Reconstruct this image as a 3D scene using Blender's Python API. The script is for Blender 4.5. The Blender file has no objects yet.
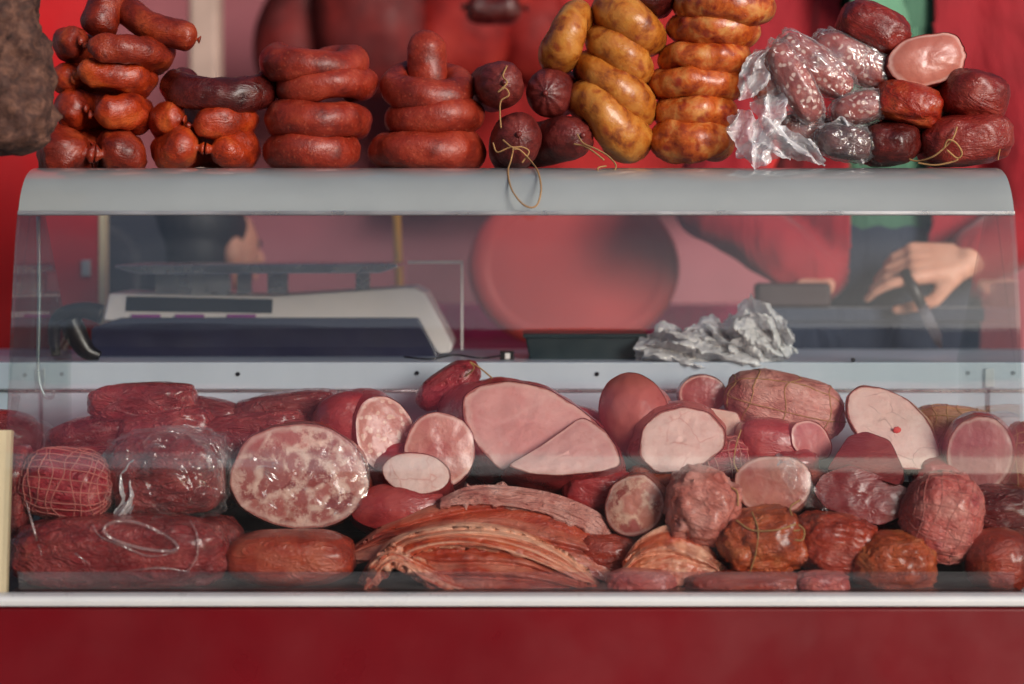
import bpy, bmesh, math, random
import numpy as np
from mathutils import Vector, Matrix, noise, Euler

R = math.radians
C = bpy.context.scene.collection
F = 2244.0          # focal length in pixels
CAMD = 3.2          # camera to the glass (y = 0)
CAMZ = 1.2
HOR = 230.0         # horizon row

def P(px, py, d):
    """a point d metres in front of the camera, from its place in the photograph"""
    return Vector(((px - 512) * d / F, d - CAMD, CAMZ - (py - HOR) * d / F))

def S(px, d):
    return px * d / F

# ---------------------------------------------------------------- scene basics
sc = bpy.context.scene
w = bpy.data.worlds.new("World"); sc.world = w; w.use_nodes = True
nt = w.node_tree
sky = nt.nodes.new('ShaderNodeTexSky'); sky.sky_type = 'NISHITA'; sky.sun_disc = False
SUN_EL, SUN_AZ = 16, 146
sky.sun_elevation = R(SUN_EL); sky.sun_rotation = R(SUN_AZ)
sky.dust_density = 2.4; sky.ozone_density = 1.4; sky.air_density = 1.0
nt.links.new(sky.outputs[0], nt.nodes['Background'].inputs[0])
nt.nodes['Background'].inputs[1].default_value = 0.09
sun = bpy.data.lights.new('sun', 'SUN'); sun.energy = 2.9; sun.angle = R(24); sun.color = (1, .97, .95)
so = bpy.data.objects.new('sun', sun); C.objects.link(so)
sd = Vector((math.sin(R(SUN_AZ)) * math.cos(R(SUN_EL)), math.cos(R(SUN_AZ)) * math.cos(R(SUN_EL)), math.sin(R(SUN_EL))))
so.rotation_euler = sd.to_track_quat('Z', 'Y').to_euler()
cam = bpy.data.cameras.new('camera'); co = bpy.data.objects.new('camera', cam); C.objects.link(co)
co.location = (0, -CAMD, CAMZ); co.rotation_euler = (R(90), 0, 0)
cam.sensor_width = 36; cam.lens = F / 1024 * 36; cam.shift_y = -(342 - HOR) / 1024
cam.clip_end = 500; cam.clip_start = 0.05
cam.dof.use_dof = True; cam.dof.focus_distance = 3.34; cam.dof.aperture_fstop = 1.8
sc.camera = co
vs = sc.view_settings
vs.view_transform = 'Standard'; vs.look = 'None'; vs.gamma = 1; vs.use_curve_mapping = False
vs.exposure = 0.08
sc.cycles.use_denoising = True
sc.cycles.max_bounces = 10; sc.cycles.transparent_max_bounces = 16
sc.cycles.caustics_reflective = False; sc.cycles.caustics_refractive = False

# ---------------------------------------------------------------- materials
def srgb(r, g, b):
    f = lambda c: (c / 255 / 12.92) if c / 255 <= .04045 else ((c / 255 + .055) / 1.055) ** 2.4
    return (f(r), f(g), f(b), 1)

class NB:
    def __init__(s, name):
        s.m = bpy.data.materials.new(name); s.m.use_nodes = True
        s.t = s.m.node_tree; s.n = s.t.nodes; s.p = s.n['Principled BSDF']; s.out = s.n['Material Output']
    def add(s, typ, **kw):
        n = s.n.new(typ)
        for k, v in kw.items():
            if k.startswith('i_'):
                n.inputs[k[2:].replace('_', ' ')].default_value = v
            else:
                setattr(n, k, v)
        return n
    def link(s, a, b): s.t.links.new(a, b)
    def coords(s, uv=None, scale=(1, 1, 1)):
        tc = s.add('ShaderNodeTexCoord'); oi = s.add('ShaderNodeObjectInfo')
        mul = s.add('ShaderNodeMath', operation='MULTIPLY'); s.link(oi.outputs['Random'], mul.inputs[0]); mul.inputs[1].default_value = 37.0
        mp = s.add('ShaderNodeMapping'); mp.inputs['Scale'].default_value = scale
        s.link(tc.outputs['UV' if uv else 'Object'], mp.inputs['Vector'])
        ad = s.add('ShaderNodeVectorMath', operation='ADD')
        s.link(mp.outputs[0], ad.inputs[0]); s.link(mul.outputs[0], ad.inputs[1])
        return ad.outputs[0]
    def noise(s, vec, scale, detail=5, rough=.55, dist=0.0):
        n = s.add('ShaderNodeTexNoise'); n.inputs['Scale'].default_value = scale; n.inputs['Detail'].default_value = detail
        n.inputs['Roughness'].default_value = rough; n.inputs['Distortion'].default_value = dist
        s.link(vec, n.inputs['Vector']); return n.outputs['Fac']
    def ramp(s, fac, stops, interp='LINEAR'):
        r = s.add('ShaderNodeValToRGB'); cr = r.color_ramp; cr.interpolation = interp
        while len(cr.elements) < len(stops): cr.elements.new(0.5)
        for e, (p, c) in zip(cr.elements, stops):
            e.position = p; e.color = c if len(c) == 4 else (*c, 1)
        s.link(fac, r.inputs[0]); return r.outputs[0]
    def mix(s, fac, a, b, blend='MIX'):
        m = s.add('ShaderNodeMix', data_type='RGBA', blend_type=blend)
        for v, k in ((fac, 0), (a, 6), (b, 7)):
            if hasattr(v, 'node'): s.link(v, m.inputs[k])
            else: m.inputs[k].default_value = v
        return m.outputs[2]
    def math(s, op, a, b=None, clamp=False):
        m = s.add('ShaderNodeMath', operation=op, use_clamp=clamp)
        for v, k in ((a, 0), (b, 1)):
            if v is None: continue
            if hasattr(v, 'node'): s.link(v, m.inputs[k])
            else: m.inputs[k].default_value = v
        return m.outputs[0]
    def bump(s, h, strength, dist=.004, prev=None):
        b = s.add('ShaderNodeBump'); b.inputs['Strength'].default_value = strength; b.inputs['Distance'].default_value = dist
        s.link(h, b.inputs['Height'])
        if prev: s.link(prev, b.inputs['Normal'])
        return b.outputs[0]

def meat(name, cols, scale=20, rough=.36, bump=.5, bscale=90, coat=.25, spots=None, stripe=None, wrinkle=0, sss=.0, contrast=(.3, .7)):
    k = (1, 1, 1) if name == 'skin' else ((.95, .92, .9) if 'mottled' in name or 'paprika' in name else (.92, .75, .75))
    cols = [(c[0] * k[0], c[1] * k[1], c[2] * k[2], 1) for c in cols]
    b = NB(name); v = b.coords()
    n1 = b.noise(v, scale, 6, .6, .4)
    lo, hi = contrast
    st = [(lo + (hi - lo) * i / (len(cols) - 1), c) for i, c in enumerate(cols)]
    col = b.ramp(n1, st)
    fine = b.noise(v, bscale, 4, .65)
    col = b.mix(b.math('MULTIPLY', fine, .55), col, b.mix(1, col, (.55, .5, .5, 1), 'MULTIPLY'))
    if stripe:
        u = b.coords(uv=True, scale=stripe[1])
        sn = b.noise(u, 1.0, 5, .6, .6)
        sm = b.ramp(sn, [(.42, (0, 0, 0)), (.6, (1, 1, 1))])
        col = b.mix(b.math('MULTIPLY', sm, stripe[2]), col, stripe[0])
    if spots:
        c, ssc, th, k = spots
        vo = b.add('ShaderNodeTexVoronoi'); vo.inputs['Scale'].default_value = ssc
        nz = b.add('ShaderNodeTexNoise'); nz.inputs['Scale'].default_value = ssc * .8; b.link(v, nz.inputs['Vector'])
        vm = b.add('ShaderNodeVectorMath', operation='SCALE'); vm.inputs['Scale'].default_value = 1.2 / ssc
        b.link(nz.outputs['Color'], vm.inputs[0])
        va = b.add('ShaderNodeVectorMath', operation='ADD'); b.link(v, va.inputs[0]); b.link(vm.outputs[0], va.inputs[1])
        b.link(va.outputs[0], vo.inputs['Vector'])
        sp = b.ramp(vo.outputs['Distance'], [(th, (1, 1, 1)), (th + .18, (0, 0, 0))])
        col = b.mix(b.math('MULTIPLY', sp, k), col, c)
    b.link(col, b.p.inputs['Base Color'])
    rr = b.ramp(b.noise(v, scale * 2.2, 3), [(.3, (rough - .1,) * 3), (.7, (rough + .14,) * 3)])
    b.link(rr, b.p.inputs['Roughness'])
    b.p.inputs['Coat Weight'].default_value = coat * .75; b.p.inputs['Coat Roughness'].default_value = .24
    b.p.inputs['Specular IOR Level'].default_value = .45
    if sss:
        b.p.inputs['Subsurface Weight'].default_value = sss; b.p.inputs['Subsurface Scale'].default_value = .006
        b.p.inputs['Subsurface Radius'].default_value = (1, .35, .2)
    nm = b.bump(fine, bump, .003)
    if wrinkle:
        wv = b.coords(scale=(1, 2.4, 2.4))
        wn = b.noise(wv, 26, 4, .55, 1.6)
        ridge = b.math('ABSOLUTE', b.math('SUBTRACT', wn, .5))
        nm = b.bump(ridge, wrinkle, .02, nm)
    b.link(nm, b.p.inputs['Normal'])
    return b.m

def cutface(name, kind, c1, c2, c3=None, scale=30, rough=.36, coat=.35, rim=((.78, .52, .45, 1), (.40, .12, .10, 1)), bumpk=.45):
    c1, c2, c3 = [(c[0] * .98, c[1] * .88, c[2] * .88, 1) if c else None for c in (c1, c2, c3)]
    b = NB(name); v = b.coords()
    nz = b.add('ShaderNodeTexNoise'); nz.inputs['Scale'].default_value = scale * .7; nz.inputs['Detail'].default_value = 4
    b.link(v, nz.inputs['Vector'])
    vm = b.add('ShaderNodeVectorMath', operation='SCALE'); vm.inputs['Scale'].default_value = .9 / scale
    b.link(nz.outputs['Color'], vm.inputs[0])
    va = b.add('ShaderNodeVectorMath', operation='ADD'); b.link(v, va.inputs[0]); b.link(vm.outputs[0], va.inputs[1])
    dv = va.outputs[0]
    n = b.noise(dv, scale * .4, 5, .55)
    fine = b.noise(v, 160, 4, .6)
    if kind == 'ham':
        col = b.ramp(n, [(.35, c1), (.65, c2)])
        vo = b.add('ShaderNodeTexVoronoi', feature='DISTANCE_TO_EDGE'); vo.inputs['Scale'].default_value = scale * .55; b.link(dv, vo.inputs['Vector'])
        e = b.ramp(vo.outputs['Distance'], [(.0, (1, 1, 1)), (.05, (0, 0, 0))])
        col = b.mix(b.math('MULTIPLY', e, .16), col, c3 or c2)
    elif kind == 'headcheese':
        vo = b.add('ShaderNodeTexVoronoi'); vo.inputs['Scale'].default_value = scale; b.link(dv, vo.inputs['Vector'])
        sep = b.add('ShaderNodeSeparateColor'); b.link(vo.outputs['Color'], sep.inputs[0])
        chunk = b.ramp(sep.outputs[0], [(.0, c1), (.4, srgb(172, 92, 88)), (.7, c2), (1, srgb(200, 130, 118))])
        ve = b.add('ShaderNodeTexVoronoi', feature='DISTANCE_TO_EDGE'); ve.inputs['Scale'].default_value = scale; b.link(dv, ve.inputs['Vector'])
        e = b.ramp(ve.outputs['Distance'], [(.05, (1, 1, 1)), (.2, (0, 0, 0))])
        fat = b.ramp(b.noise(v, 45, 5, .7), [(.44, (0, 0, 0)), (.56, (1, 1, 1))])
        col = b.mix(b.math('MULTIPLY', e, fat), chunk, c3)
        fat2 = b.ramp(b.noise(v, 30, 7, .8), [(.55, (0, 0, 0)), (.6, (1, 1, 1))])
        col = b.mix(b.math('MULTIPLY', fat2, .75), col, c3)
        red = b.ramp(b.noise(v, 14, 5, .7), [(.56, (0, 0, 0)), (.66, (1, 1, 1))])
        col = b.mix(b.math('MULTIPLY', red, .6), col, srgb(150, 44, 24))
    elif kind == 'salami':
        vo = b.add('ShaderNodeTexVoronoi'); vo.inputs['Scale'].default_value = scale * 2.2; b.link(dv, vo.inputs['Vector'])
        col = b.ramp(n, [(.35, c1), (.65, c2)])
        sp = b.ramp(vo.outputs['Distance'], [(.26, (1, 1, 1)), (.4, (0, 0, 0))])
        col = b.mix(b.math('MULTIPLY', sp, .8), col, c3)
    elif kind == 'white':
        col = b.ramp(n, [(.3, c1), (.7, c2)])
        vo = b.add('ShaderNodeTexVoronoi', feature='DISTANCE_TO_EDGE'); vo.inputs['Scale'].default_value = scale; b.link(dv, vo.inputs['Vector'])
        e = b.ramp(vo.outputs['Distance'], [(.0, (1, 1, 1)), (.035, (0, 0, 0))])
        e2 = b.math('MULTIPLY', e, b.ramp(b.noise(v, 22, 2), [(.45, (0, 0, 0)), (.55, (1, 1, 1))]))
        col = b.mix(b.math('MULTIPLY', e2, .4), col, c3)
    uvn = b.add('ShaderNodeTexCoord'); sx = b.add('ShaderNodeSeparateXYZ'); b.link(uvn.outputs['UV'], sx.inputs[0])
    edge = b.math('ADD', sx.outputs[0], b.math('MULTIPLY', b.math('SUBTRACT', b.noise(v, 40, 4, .6), .5), .14))
    col = b.mix(b.ramp(edge, [(.86, (0, 0, 0)), (.93, (.55, .55, .55))]), col, rim[0])
    col = b.mix(b.ramp(edge, [(.955, (0, 0, 0)), (.985, (1, 1, 1))]), col, rim[1])
    mot = b.ramp(b.noise(v, 70, 6, .75), [(.5, (0, 0, 0)), (.7, (.5, .5, .5))])
    col = b.mix(mot, col, b.mix(1, col, (.86, .62, .6, 1), 'MULTIPLY'))
    col = b.mix(b.math('MULTIPLY', fine, .3), col, b.mix(1, col, (.7, .62, .6, 1), 'MULTIPLY'))
    b.link(col, b.p.inputs['Base Color'])
    b.p.inputs['Roughness'].default_value = rough
    b.p.inputs['Coat Weight'].default_value = coat; b.p.inputs['Coat Roughness'].default_value = .25
    b.p.inputs['Subsurface Weight'].default_value = .15; b.p.inputs['Subsurface Scale'].default_value = .005
    b.p.inputs['Subsurface Radius'].default_value = (1, .4, .3)
    b.link(b.bump(b.noise(v, 55, 5, .6), bumpk, .004, b.bump(fine, .3, .002)), b.p.inputs['Normal'])
    return b.m

def plain(name, c, rough=.5, metal=0, coat=0, var=.12, vscale=8, bump=0, bscale=60, streak=False):
    b = NB(name); v = b.coords(scale=(1, 1, 1) if not streak else (1, 1, .12))
    n = b.noise(v, vscale, 6, .6)
    dark = tuple(x * (1 - var * 2) for x in c[:3]) + (1,); lite = tuple(min(1, x * (1 + var)) for x in c[:3]) + (1,)
    b.link(b.ramp(n, [(.3, dark), (.7, lite)]), b.p.inputs['Base Color'])
    b.link(b.ramp(b.noise(v, vscale * 2.3, 4), [(.3, (max(.02, rough - .08),) * 3), (.75, (min(1, rough + .12),) * 3)]), b.p.inputs['Roughness'])
    b.p.inputs['Metallic'].default_value = metal; b.p.inputs['Coat Weight'].default_value = coat; b.p.inputs['Coat Roughness'].default_value = .1
    if bump: b.link(b.bump(b.noise(v, bscale, 4), bump, .004), b.p.inputs['Normal'])
    return b.m

def cloth(name, c, weave=500, var=.2):
    b = NB(name); v = b.coords()
    n = b.noise(v, 6, 5, .6)
    b.link(b.ramp(n, [(.3, tuple(x * (1 - var) for x in c[:3])), (.7, tuple(min(1, x * (1 + var)) for x in c[:3]))]), b.p.inputs['Base Color'])
    b.p.inputs['Roughness'].default_value = .85; b.p.inputs['Sheen Weight'].default_value = .2
    fold = b.noise(b.coords(scale=(1, 1, .35)), 9, 4, .5, .8)
    b.link(b.bump(fold, .6, .03, b.bump(b.noise(v, weave, 2), .25, .001)), b.p.inputs['Normal'])
    return b.m

def film(name, tint=(.9, .9, .92, 1), base=.05, edge=.7, streak=.45, ss=28, rough=.16, dirt=.3):
    """thin clear plastic or glass: see-through, brighter at grazing angles and along creases"""
    b = NB(name); v = b.coords()
    lw = b.add('ShaderNodeLayerWeight'); lw.inputs['Blend'].default_value = .5
    fres = b.math('POWER', lw.outputs['Facing'], 4.0)
    fac = b.math('ADD', b.math('MULTIPLY', fres, edge), base)
    nrm = None
    if streak:
        n = b.noise(v, ss, 2, .5, .8)
        rid = b.math('ABSOLUTE', b.math('SUBTRACT', n, .5))
        s = b.ramp(rid, [(.0, (1, 1, 1)), (.022, (0, 0, 0))])
        patch = b.ramp(b.noise(v, ss * .45, 3, .6), [(.5, (0, 0, 0)), (.66, (1, 1, 1))])
        fac = b.math('ADD', fac, b.math('MULTIPLY', b.math('MULTIPLY', s, patch), streak))
        fac = b.math('ADD', fac, b.math('MULTIPLY', patch, streak * .22))
        nrm = b.bump(n, .8, .02)
    fac = b.math('MINIMUM', fac, 1.0)
    tr = b.add('ShaderNodeBsdfTransparent'); tr.inputs[0].default_value = (.97, .97, .97, 1)
    gl = b.add('ShaderNodeBsdfGlossy'); gl.inputs['Color'].default_value = (1, 1, 1, 1); gl.inputs['Roughness'].default_value = rough
    df = b.add('ShaderNodeBsdfDiffuse'); df.inputs['Color'].default_value = tint
    m1 = b.add('ShaderNodeMixShader'); m1.inputs[0].default_value = dirt; b.link(gl.outputs[0], m1.inputs[1]); b.link(df.outputs[0], m1.inputs[2])
    if nrm: b.link(nrm, gl.inputs['Normal']); b.link(nrm, df.inputs['Normal'])
    m2 = b.add('ShaderNodeMixShader'); b.link(fac, m2.inputs[0]); b.link(tr.outputs[0], m2.inputs[1]); b.link(m1.outputs[0], m2.inputs[2])
    b.link(m2.outputs[0], b.out.inputs['Surface'])
    return b.m

def glassmat(name, f0=.075, dirt=.003, tint=(.98, .985, .98, 1)):
    b = NB(name); v = b.coords(scale=(1, 1, 1))
    lw = b.add('ShaderNodeLayerWeight'); lw.inputs['Blend'].default_value = .5
    fres = b.math('MINIMUM', b.math('ADD', b.math('MULTIPLY', b.math('POWER', lw.outputs['Facing'], 5.0), .95), f0), 1.0)
    tr = b.add('ShaderNodeBsdfTransparent'); tr.inputs[0].default_value = tint
    gl = b.add('ShaderNodeBsdfGlossy'); gl.inputs['Roughness'].default_value = .0
    wob = b.noise(b.coords(scale=(.6, 1, 5)), 3.0, 2, .5)
    b.link(b.bump(wob, .05, .006), gl.inputs['Normal'])
    df = b.add('ShaderNodeBsdfDiffuse'); df.inputs['Color'].default_value = (.8, .8, .82, 1)
    smear = b.ramp(b.noise(b.coords(scale=(.5, 1, 2)), 9, 6, .65, .5), [(.4, (dirt * .25,) * 3), (.75, (dirt * 2.5,) * 3)])
    m1 = b.add('ShaderNodeMixShader'); b.link(fres, m1.inputs[0]); b.link(tr.outputs[0], m1.inputs[1]); b.link(gl.outputs[0], m1.inputs[2])
    m2 = b.add('ShaderNodeMixShader'); b.link(smear, m2.inputs[0]); b.link(m1.outputs[0], m2.inputs[1]); b.link(df.outputs[0], m2.inputs[2])
    b.link(m2.outputs[0], b.out.inputs['Surface'])
    return b.m

M = {}
# sausages on the shelf
M['paprika'] = meat('paprika sausage skin', [srgb(96, 20, 10), srgb(176, 56, 20), srgb(210, 100, 40)], 17, .36, .5, 140, .25, spots=(srgb(100, 18, 12), 44, .12, .5), wrinkle=.25)
M['paprika_dark'] = meat('dark paprika skin', [srgb(76, 16, 10), srgb(138, 40, 18), srgb(182, 76, 36)], 16, .38, .5, 140, .2, spots=(srgb(70, 14, 10), 40, .12, .5), wrinkle=.25)
M['mahogany'] = meat('mahogany skin', [srgb(52, 14, 14), srgb(84, 26, 22), srgb(112, 40, 32)], 30, .3, .4, 110, .4, wrinkle=.3)
M['brick'] = meat('brick red skin', [srgb(104, 28, 16), srgb(150, 50, 30), srgb(176, 74, 48)], 24, .42, .45, 150, .15, spots=(srgb(186, 92, 64), 110, .1, .35))
M['salami_skin'] = meat('salami skin', [srgb(74, 22, 22), srgb(110, 40, 36), srgb(132, 58, 50)], 30, .4, .6, 110, .2, wrinkle=.25)
M['mustard'] = meat('golden mottled skin', [srgb(120, 52, 22), srgb(186, 108, 36), srgb(204, 136, 58)], 32, .34, .4, 120, .35, spots=(srgb(128, 40, 20), 40, .13, .6), contrast=(.32, .6))
M['amber'] = meat('amber mottled skin', [srgb(130, 36, 18), srgb(196, 92, 32), srgb(216, 146, 78)], 40, .33, .4, 120, .4, spots=(srgb(132, 30, 18), 40, .16, .8), contrast=(.32, .66))
M['drycure'] = meat('dry cured loin', [srgb(92, 20, 18), srgb(136, 40, 32), srgb(158, 66, 50)], 22, .34, .5, 80, .35, wrinkle=.4)
M['drycure_orange'] = meat('orange cured loin', [srgb(110, 18, 12), srgb(160, 44, 22), srgb(196, 100, 48)], 20, .32, .5, 80, .35, wrinkle=.4, stripe=None)
M['cured_pale'] = cutface('cured pale cut', 'ham', srgb(176, 104, 90), srgb(196, 128, 110), srgb(150, 70, 56), 20, bumpk=.15)
M['marbled'] = meat('marbled sausage meat', [srgb(120, 34, 30), srgb(160, 66, 56), srgb(190, 110, 96)], 30, .36, .6, 110, .3, spots=(srgb(226, 196, 184), 90, .2, .75))
M['crust'] = meat('herb crust', [srgb(42, 28, 24), srgb(92, 66, 54), srgb(136, 104, 84)], 46, .8, 1.0, 120, 0, spots=(srgb(60, 34, 30), 45, .2, .6))
# meats in the case
M['vac_red'] = meat('vacuum packed red meat', [srgb(104, 26, 30), srgb(156, 54, 56), srgb(184, 92, 86)], 16, .26, .3, 70, 0.95, wrinkle=.9)
M['vac_dark'] = meat('vacuum packed dark meat', [srgb(80, 22, 24), srgb(126, 40, 40), srgb(156, 72, 66)], 14, .26, .3, 60, 0.95, wrinkle=.8)
M['pinkloaf'] = meat('pink loaf skin', [srgb(164, 82, 78), srgb(198, 116, 106), srgb(212, 142, 130)], 10, .34, .25, 70, .4, sss=.1)
M['smoked'] = meat('smoked rind', [srgb(132, 42, 16), srgb(194, 90, 40), srgb(222, 144, 86)], 16, .36, .7, 60, 0.70, wrinkle=.7)
M['smoked_red'] = meat('smoked red rind', [srgb(122, 32, 20), srgb(176, 66, 40), srgb(206, 116, 84)], 14, .34, .6, 60, 0.70, wrinkle=.5)
M['smoked_pale'] = meat('smoked pale rind', [srgb(184, 90, 76), srgb(224, 148, 132), srgb(240, 192, 178)], 18, .4, .7, 60, 0.65, wrinkle=.6, spots=(srgb(150, 60, 48), 30, .14, .5))
M['rose'] = meat('rose netted meat', [srgb(176, 66, 66), srgb(216, 120, 110), srgb(232, 170, 156)], 22, .34, .7, 60, 0.75, wrinkle=.6, spots=(srgb(140, 36, 50), 30, .18, .6))
M['netpink'] = meat('bright pink meat', [srgb(130, 22, 40), srgb(176, 52, 66), srgb(206, 108, 106)], 26, .32, .8, 60, 0.75, wrinkle=.8)
M['bacon'] = meat('smoked belly', [srgb(140, 34, 14), srgb(206, 84, 38), srgb(226, 136, 88)], 24, .38, .6, 80, 0.65, stripe=(srgb(240, 186, 156), (.5, 6, 1), .75), wrinkle=.35, spots=(srgb(120, 30, 16), 30, .12, .5))
M['bacon_red'] = meat('smoked belly red', [srgb(120, 28, 16), srgb(182, 66, 36), srgb(208, 108, 74)], 22, .38, .6, 80, 0.65, stripe=(srgb(208, 138, 116), (.5, 5, 1), .6), wrinkle=.35, spots=(srgb(120, 30, 16), 30, .12, .5))
M['roast'] = meat('whitish roast crust', [srgb(176, 96, 88), srgb(216, 160, 146), srgb(232, 196, 184)], 26, .5, .9, 60, .1, wrinkle=.6, spots=(srgb(140, 70, 56), 36, .1, .5))
M['yellowfat'] = meat('yellowish fat', [srgb(180, 128, 92), srgb(206, 160, 122), srgb(222, 184, 148)], 22, .45, .7, 60, .2, wrinkle=.5)
M['rind_red'] = meat('dark red casing', [srgb(128, 32, 40), srgb(170, 58, 60), srgb(192, 88, 84)], 14, .3, .3, 70, 0.80, wrinkle=.25)
M['liver'] = meat('dark red ham flesh', [srgb(116, 38, 42), srgb(150, 60, 60), srgb(172, 90, 82)], 14, .34, .4, 60, 0.70, wrinkle=.25)
M['f_head'] = cutface('head cheese cut', 'headcheese', srgb(140, 48, 52), srgb(180, 100, 94), srgb(234, 204, 188), 27)
M['f_sal'] = cutface('coarse salami cut', 'salami', srgb(176, 104, 92), srgb(196, 128, 112), srgb(226, 196, 176), 42)
M['f_ham'] = cutface('ham cut', 'ham', srgb(218, 160, 154), srgb(238, 198, 190), srgb(242, 216, 208), 16)
M['f_hampink'] = cutface('pink ham cut', 'ham', srgb(176, 104, 106), srgb(200, 134, 130), srgb(222, 174, 166), 22)
M['f_mott'] = cutface('mottled ham cut', 'ham', srgb(180, 104, 96), srgb(208, 150, 134), srgb(226, 190, 172), 34)
M['f_white'] = cutface('white sausage cut', 'white', srgb(236, 204, 194), srgb(242, 220, 210), srgb(206, 128, 116), 22)
M['f_chick'] = cutface('pressed poultry cut', 'white', srgb(236, 206, 194), srgb(242, 222, 212), srgb(120, 80, 74), 26)
M['f_bolo'] = cutface('bologna cut', 'ham', srgb(158, 78, 78), srgb(170, 92, 90), srgb(176, 104, 100), 60)
M['f_smoke'] = cutface('smoked roll cut', 'headcheese', srgb(150, 66, 52), srgb(206, 138, 112), srgb(232, 196, 172), 34)
M['fat'] = cutface('white fat', 'white', srgb(220, 186, 168), srgb(230, 204, 188), srgb(196, 150, 136), 30)
M['film'] = film('cling film', base=.03, edge=.5, streak=.3, ss=22)
M['film_heavy'] = film('crumpled film', base=.10, edge=.6, streak=.85, ss=24, dirt=.5)
M['film_bag'] = film('crumpled white bag', base=.46, edge=.5, streak=.6, ss=26, dirt=.8, tint=(.92, .9, .92, 1))
def milky(name):
    b = NB(name); v = b.coords()
    n = b.noise(v, 60, 3, .5, 1.0); nm = b.bump(n, .8, .01)
    df = b.add('ShaderNodeBsdfDiffuse'); df.inputs['Color'].default_value = (.96, .94, .95, 1); tl = b.add('ShaderNodeBsdfTranslucent'); tl.inputs['Color'].default_value = (.97, .95, .96, 1)
    gl = b.add('ShaderNodeBsdfGlossy'); gl.inputs['Roughness'].default_value = .2; tr = b.add('ShaderNodeBsdfTransparent')
    for q in (df, gl): b.link(nm, q.inputs['Normal'])
    m1 = b.add('ShaderNodeMixShader'); m1.inputs[0].default_value = .25; b.link(df.outputs[0], m1.inputs[1]); b.link(tl.outputs[0], m1.inputs[2])
    m2 = b.add('ShaderNodeMixShader'); m2.inputs[0].default_value = .14; b.link(m1.outputs[0], m2.inputs[1]); b.link(gl.outputs[0], m2.inputs[2])
    m3 = b.add('ShaderNodeMixShader'); m3.inputs[0].default_value = .10; b.link(m2.outputs[0], m3.inputs[1]); b.link(tr.outputs[0], m3.inputs[2])
    b.link(m3.outputs[0], b.out.inputs['Surface']); return b.m
M['film_white'] = milky('milky bag')
M['film_seam'] = film('vacuum film seam', base=.22, edge=.4, streak=.3, ss=26, dirt=.6, tint=(.8, .5, .48, 1))
M['twine'] = plain('jute twine', srgb(176, 132, 84), .9, bump=.5, bscale=900)
M['net'] = plain('elastic net', srgb(190, 112, 104), .7)
# cabinet and stall
M['glass'] = glassmat('front glass')
M['sideglass'] = glassmat('side glass', .05, .008, (.9, .95, .94, 1))
M['lip'] = glassmat('milky lip', .05, .035, (.96, .9, .92, 1))
M['acrylic'] = glassmat('clear acrylic', .05, .01)
M['band'] = plain('grey enamel shelf', (.41, .44, .44, 1), .10, 0, 1.0, .06, 5)
def frosted(m, k, c):
    t = m.node_tree; tl = t.nodes.new('ShaderNodeBsdfTranslucent'); tl.inputs['Color'].default_value = c
    mx = t.nodes.new('ShaderNodeMixShader'); mx.inputs[0].default_value = k
    t.links.new(t.nodes['Principled BSDF'].outputs[0], mx.inputs[1]); t.links.new(tl.outputs[0], mx.inputs[2]); t.links.new(mx.outputs[0], t.nodes['Material Output'].inputs['Surface'])
frosted(M['band'], .28, (.9, .92, .92, 1))
M['ledge'] = plain('pale metal ledge', (.54, .60, .69, 1), .4, 0, .1, .05, 4, streak=True)
M['alu'] = plain('brushed aluminium', (.6, .61, .64, 1), .32, .8, 0, .06, 6)
M['cream'] = plain('cream trim', srgb(214, 196, 160), .5, 0, .1, .1, 20, streak=True)
M['rail'] = plain('white bottom rail', (.72, .71, .70, 1), .3, 0, .3, .04, 10)
M['redpanel'] = plain('red enamel panel', srgb(112, 6, 17), .33, 0, .3, .10, 3)
M['traydark'] = plain('dark tray', (.035, .014, .014, 1), .35, 0, .2, .2, 12)
M['screw'] = plain('dark screw head', (.03, .03, .04, 1), .4, .6)
M['navy'] = plain('navy plastic', (.028, .03, .07, 1), .38, 0, .2, .1, 10)
M['shell'] = plain('off white plastic', srgb(246, 238, 234), .4, 0, .1, .04, 8)
M['steel'] = plain('steel platter', (.62, .63, .66, 1), .25, .9)
M['pouch'] = plain('dark brown leather', (.03, .010, .010, 1), .6)
M['black'] = plain('black plastic', (.008, .006, .008, 1), .4, 0, .1)
M['magenta'] = plain('magenta keys', srgb(150, 30, 140), .5)
M['teal'] = plain('dark teal plastic', (.012, .03, .038, 1), .4, 0, .2)
M['chrome'] = plain('knife steel', (.7, .7, .74, 1), .15, 1)
M['redcloth'] = cloth('red jacket cloth', srgb(140, 4, 22), 700)
M['redtarp'] = cloth('coral tarpaulin', srgb(176, 30, 30), 300)
M['redboard'] = plain('red side board', srgb(186, 8, 16), .45, 0, .2, .1, 4)
M['green'] = cloth('green shirt cloth', srgb(70, 112, 88), 700)
M['greens'] = cloth('green scarf cloth', srgb(92, 140, 110), 500)
M['navycloth'] = cloth('navy trousers', (.026, .036, .062, 1), 700)
M['magcloth'] = cloth('magenta table cloth', srgb(232, 40, 124), 500)
M['wall'] = plain('mauve grey wall', srgb(158, 90, 98), .8, 0, 0, .1, 3)
M['beige'] = plain('beige post', srgb(176, 150, 138), .7)
M['coral'] = plain('coral plastic tub', srgb(206, 66, 60), .6, 0, 0, .06, 4)
M['skin'] = meat('skin', [srgb(196, 132, 108), srgb(216, 156, 130), srgb(222, 168, 144)], 14, .5, .2, 200, 0, sss=.15)
M['hair'] = plain('dark hair', (.012, .009, .009, 1), .6, 0, 0, .3, 60)
M['darkcoat'] = cloth('dark navy coat', (.014, .014, .024, 1), 600)
M['yellow'] = plain('yellow pole', srgb(216, 150, 40), .5)
M['hamred'] = meat('bright hanging ham skin', [srgb(110, 14, 14), srgb(160, 32, 26), srgb(190, 60, 44)], 8, .7, .5, 40, 0)
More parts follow.
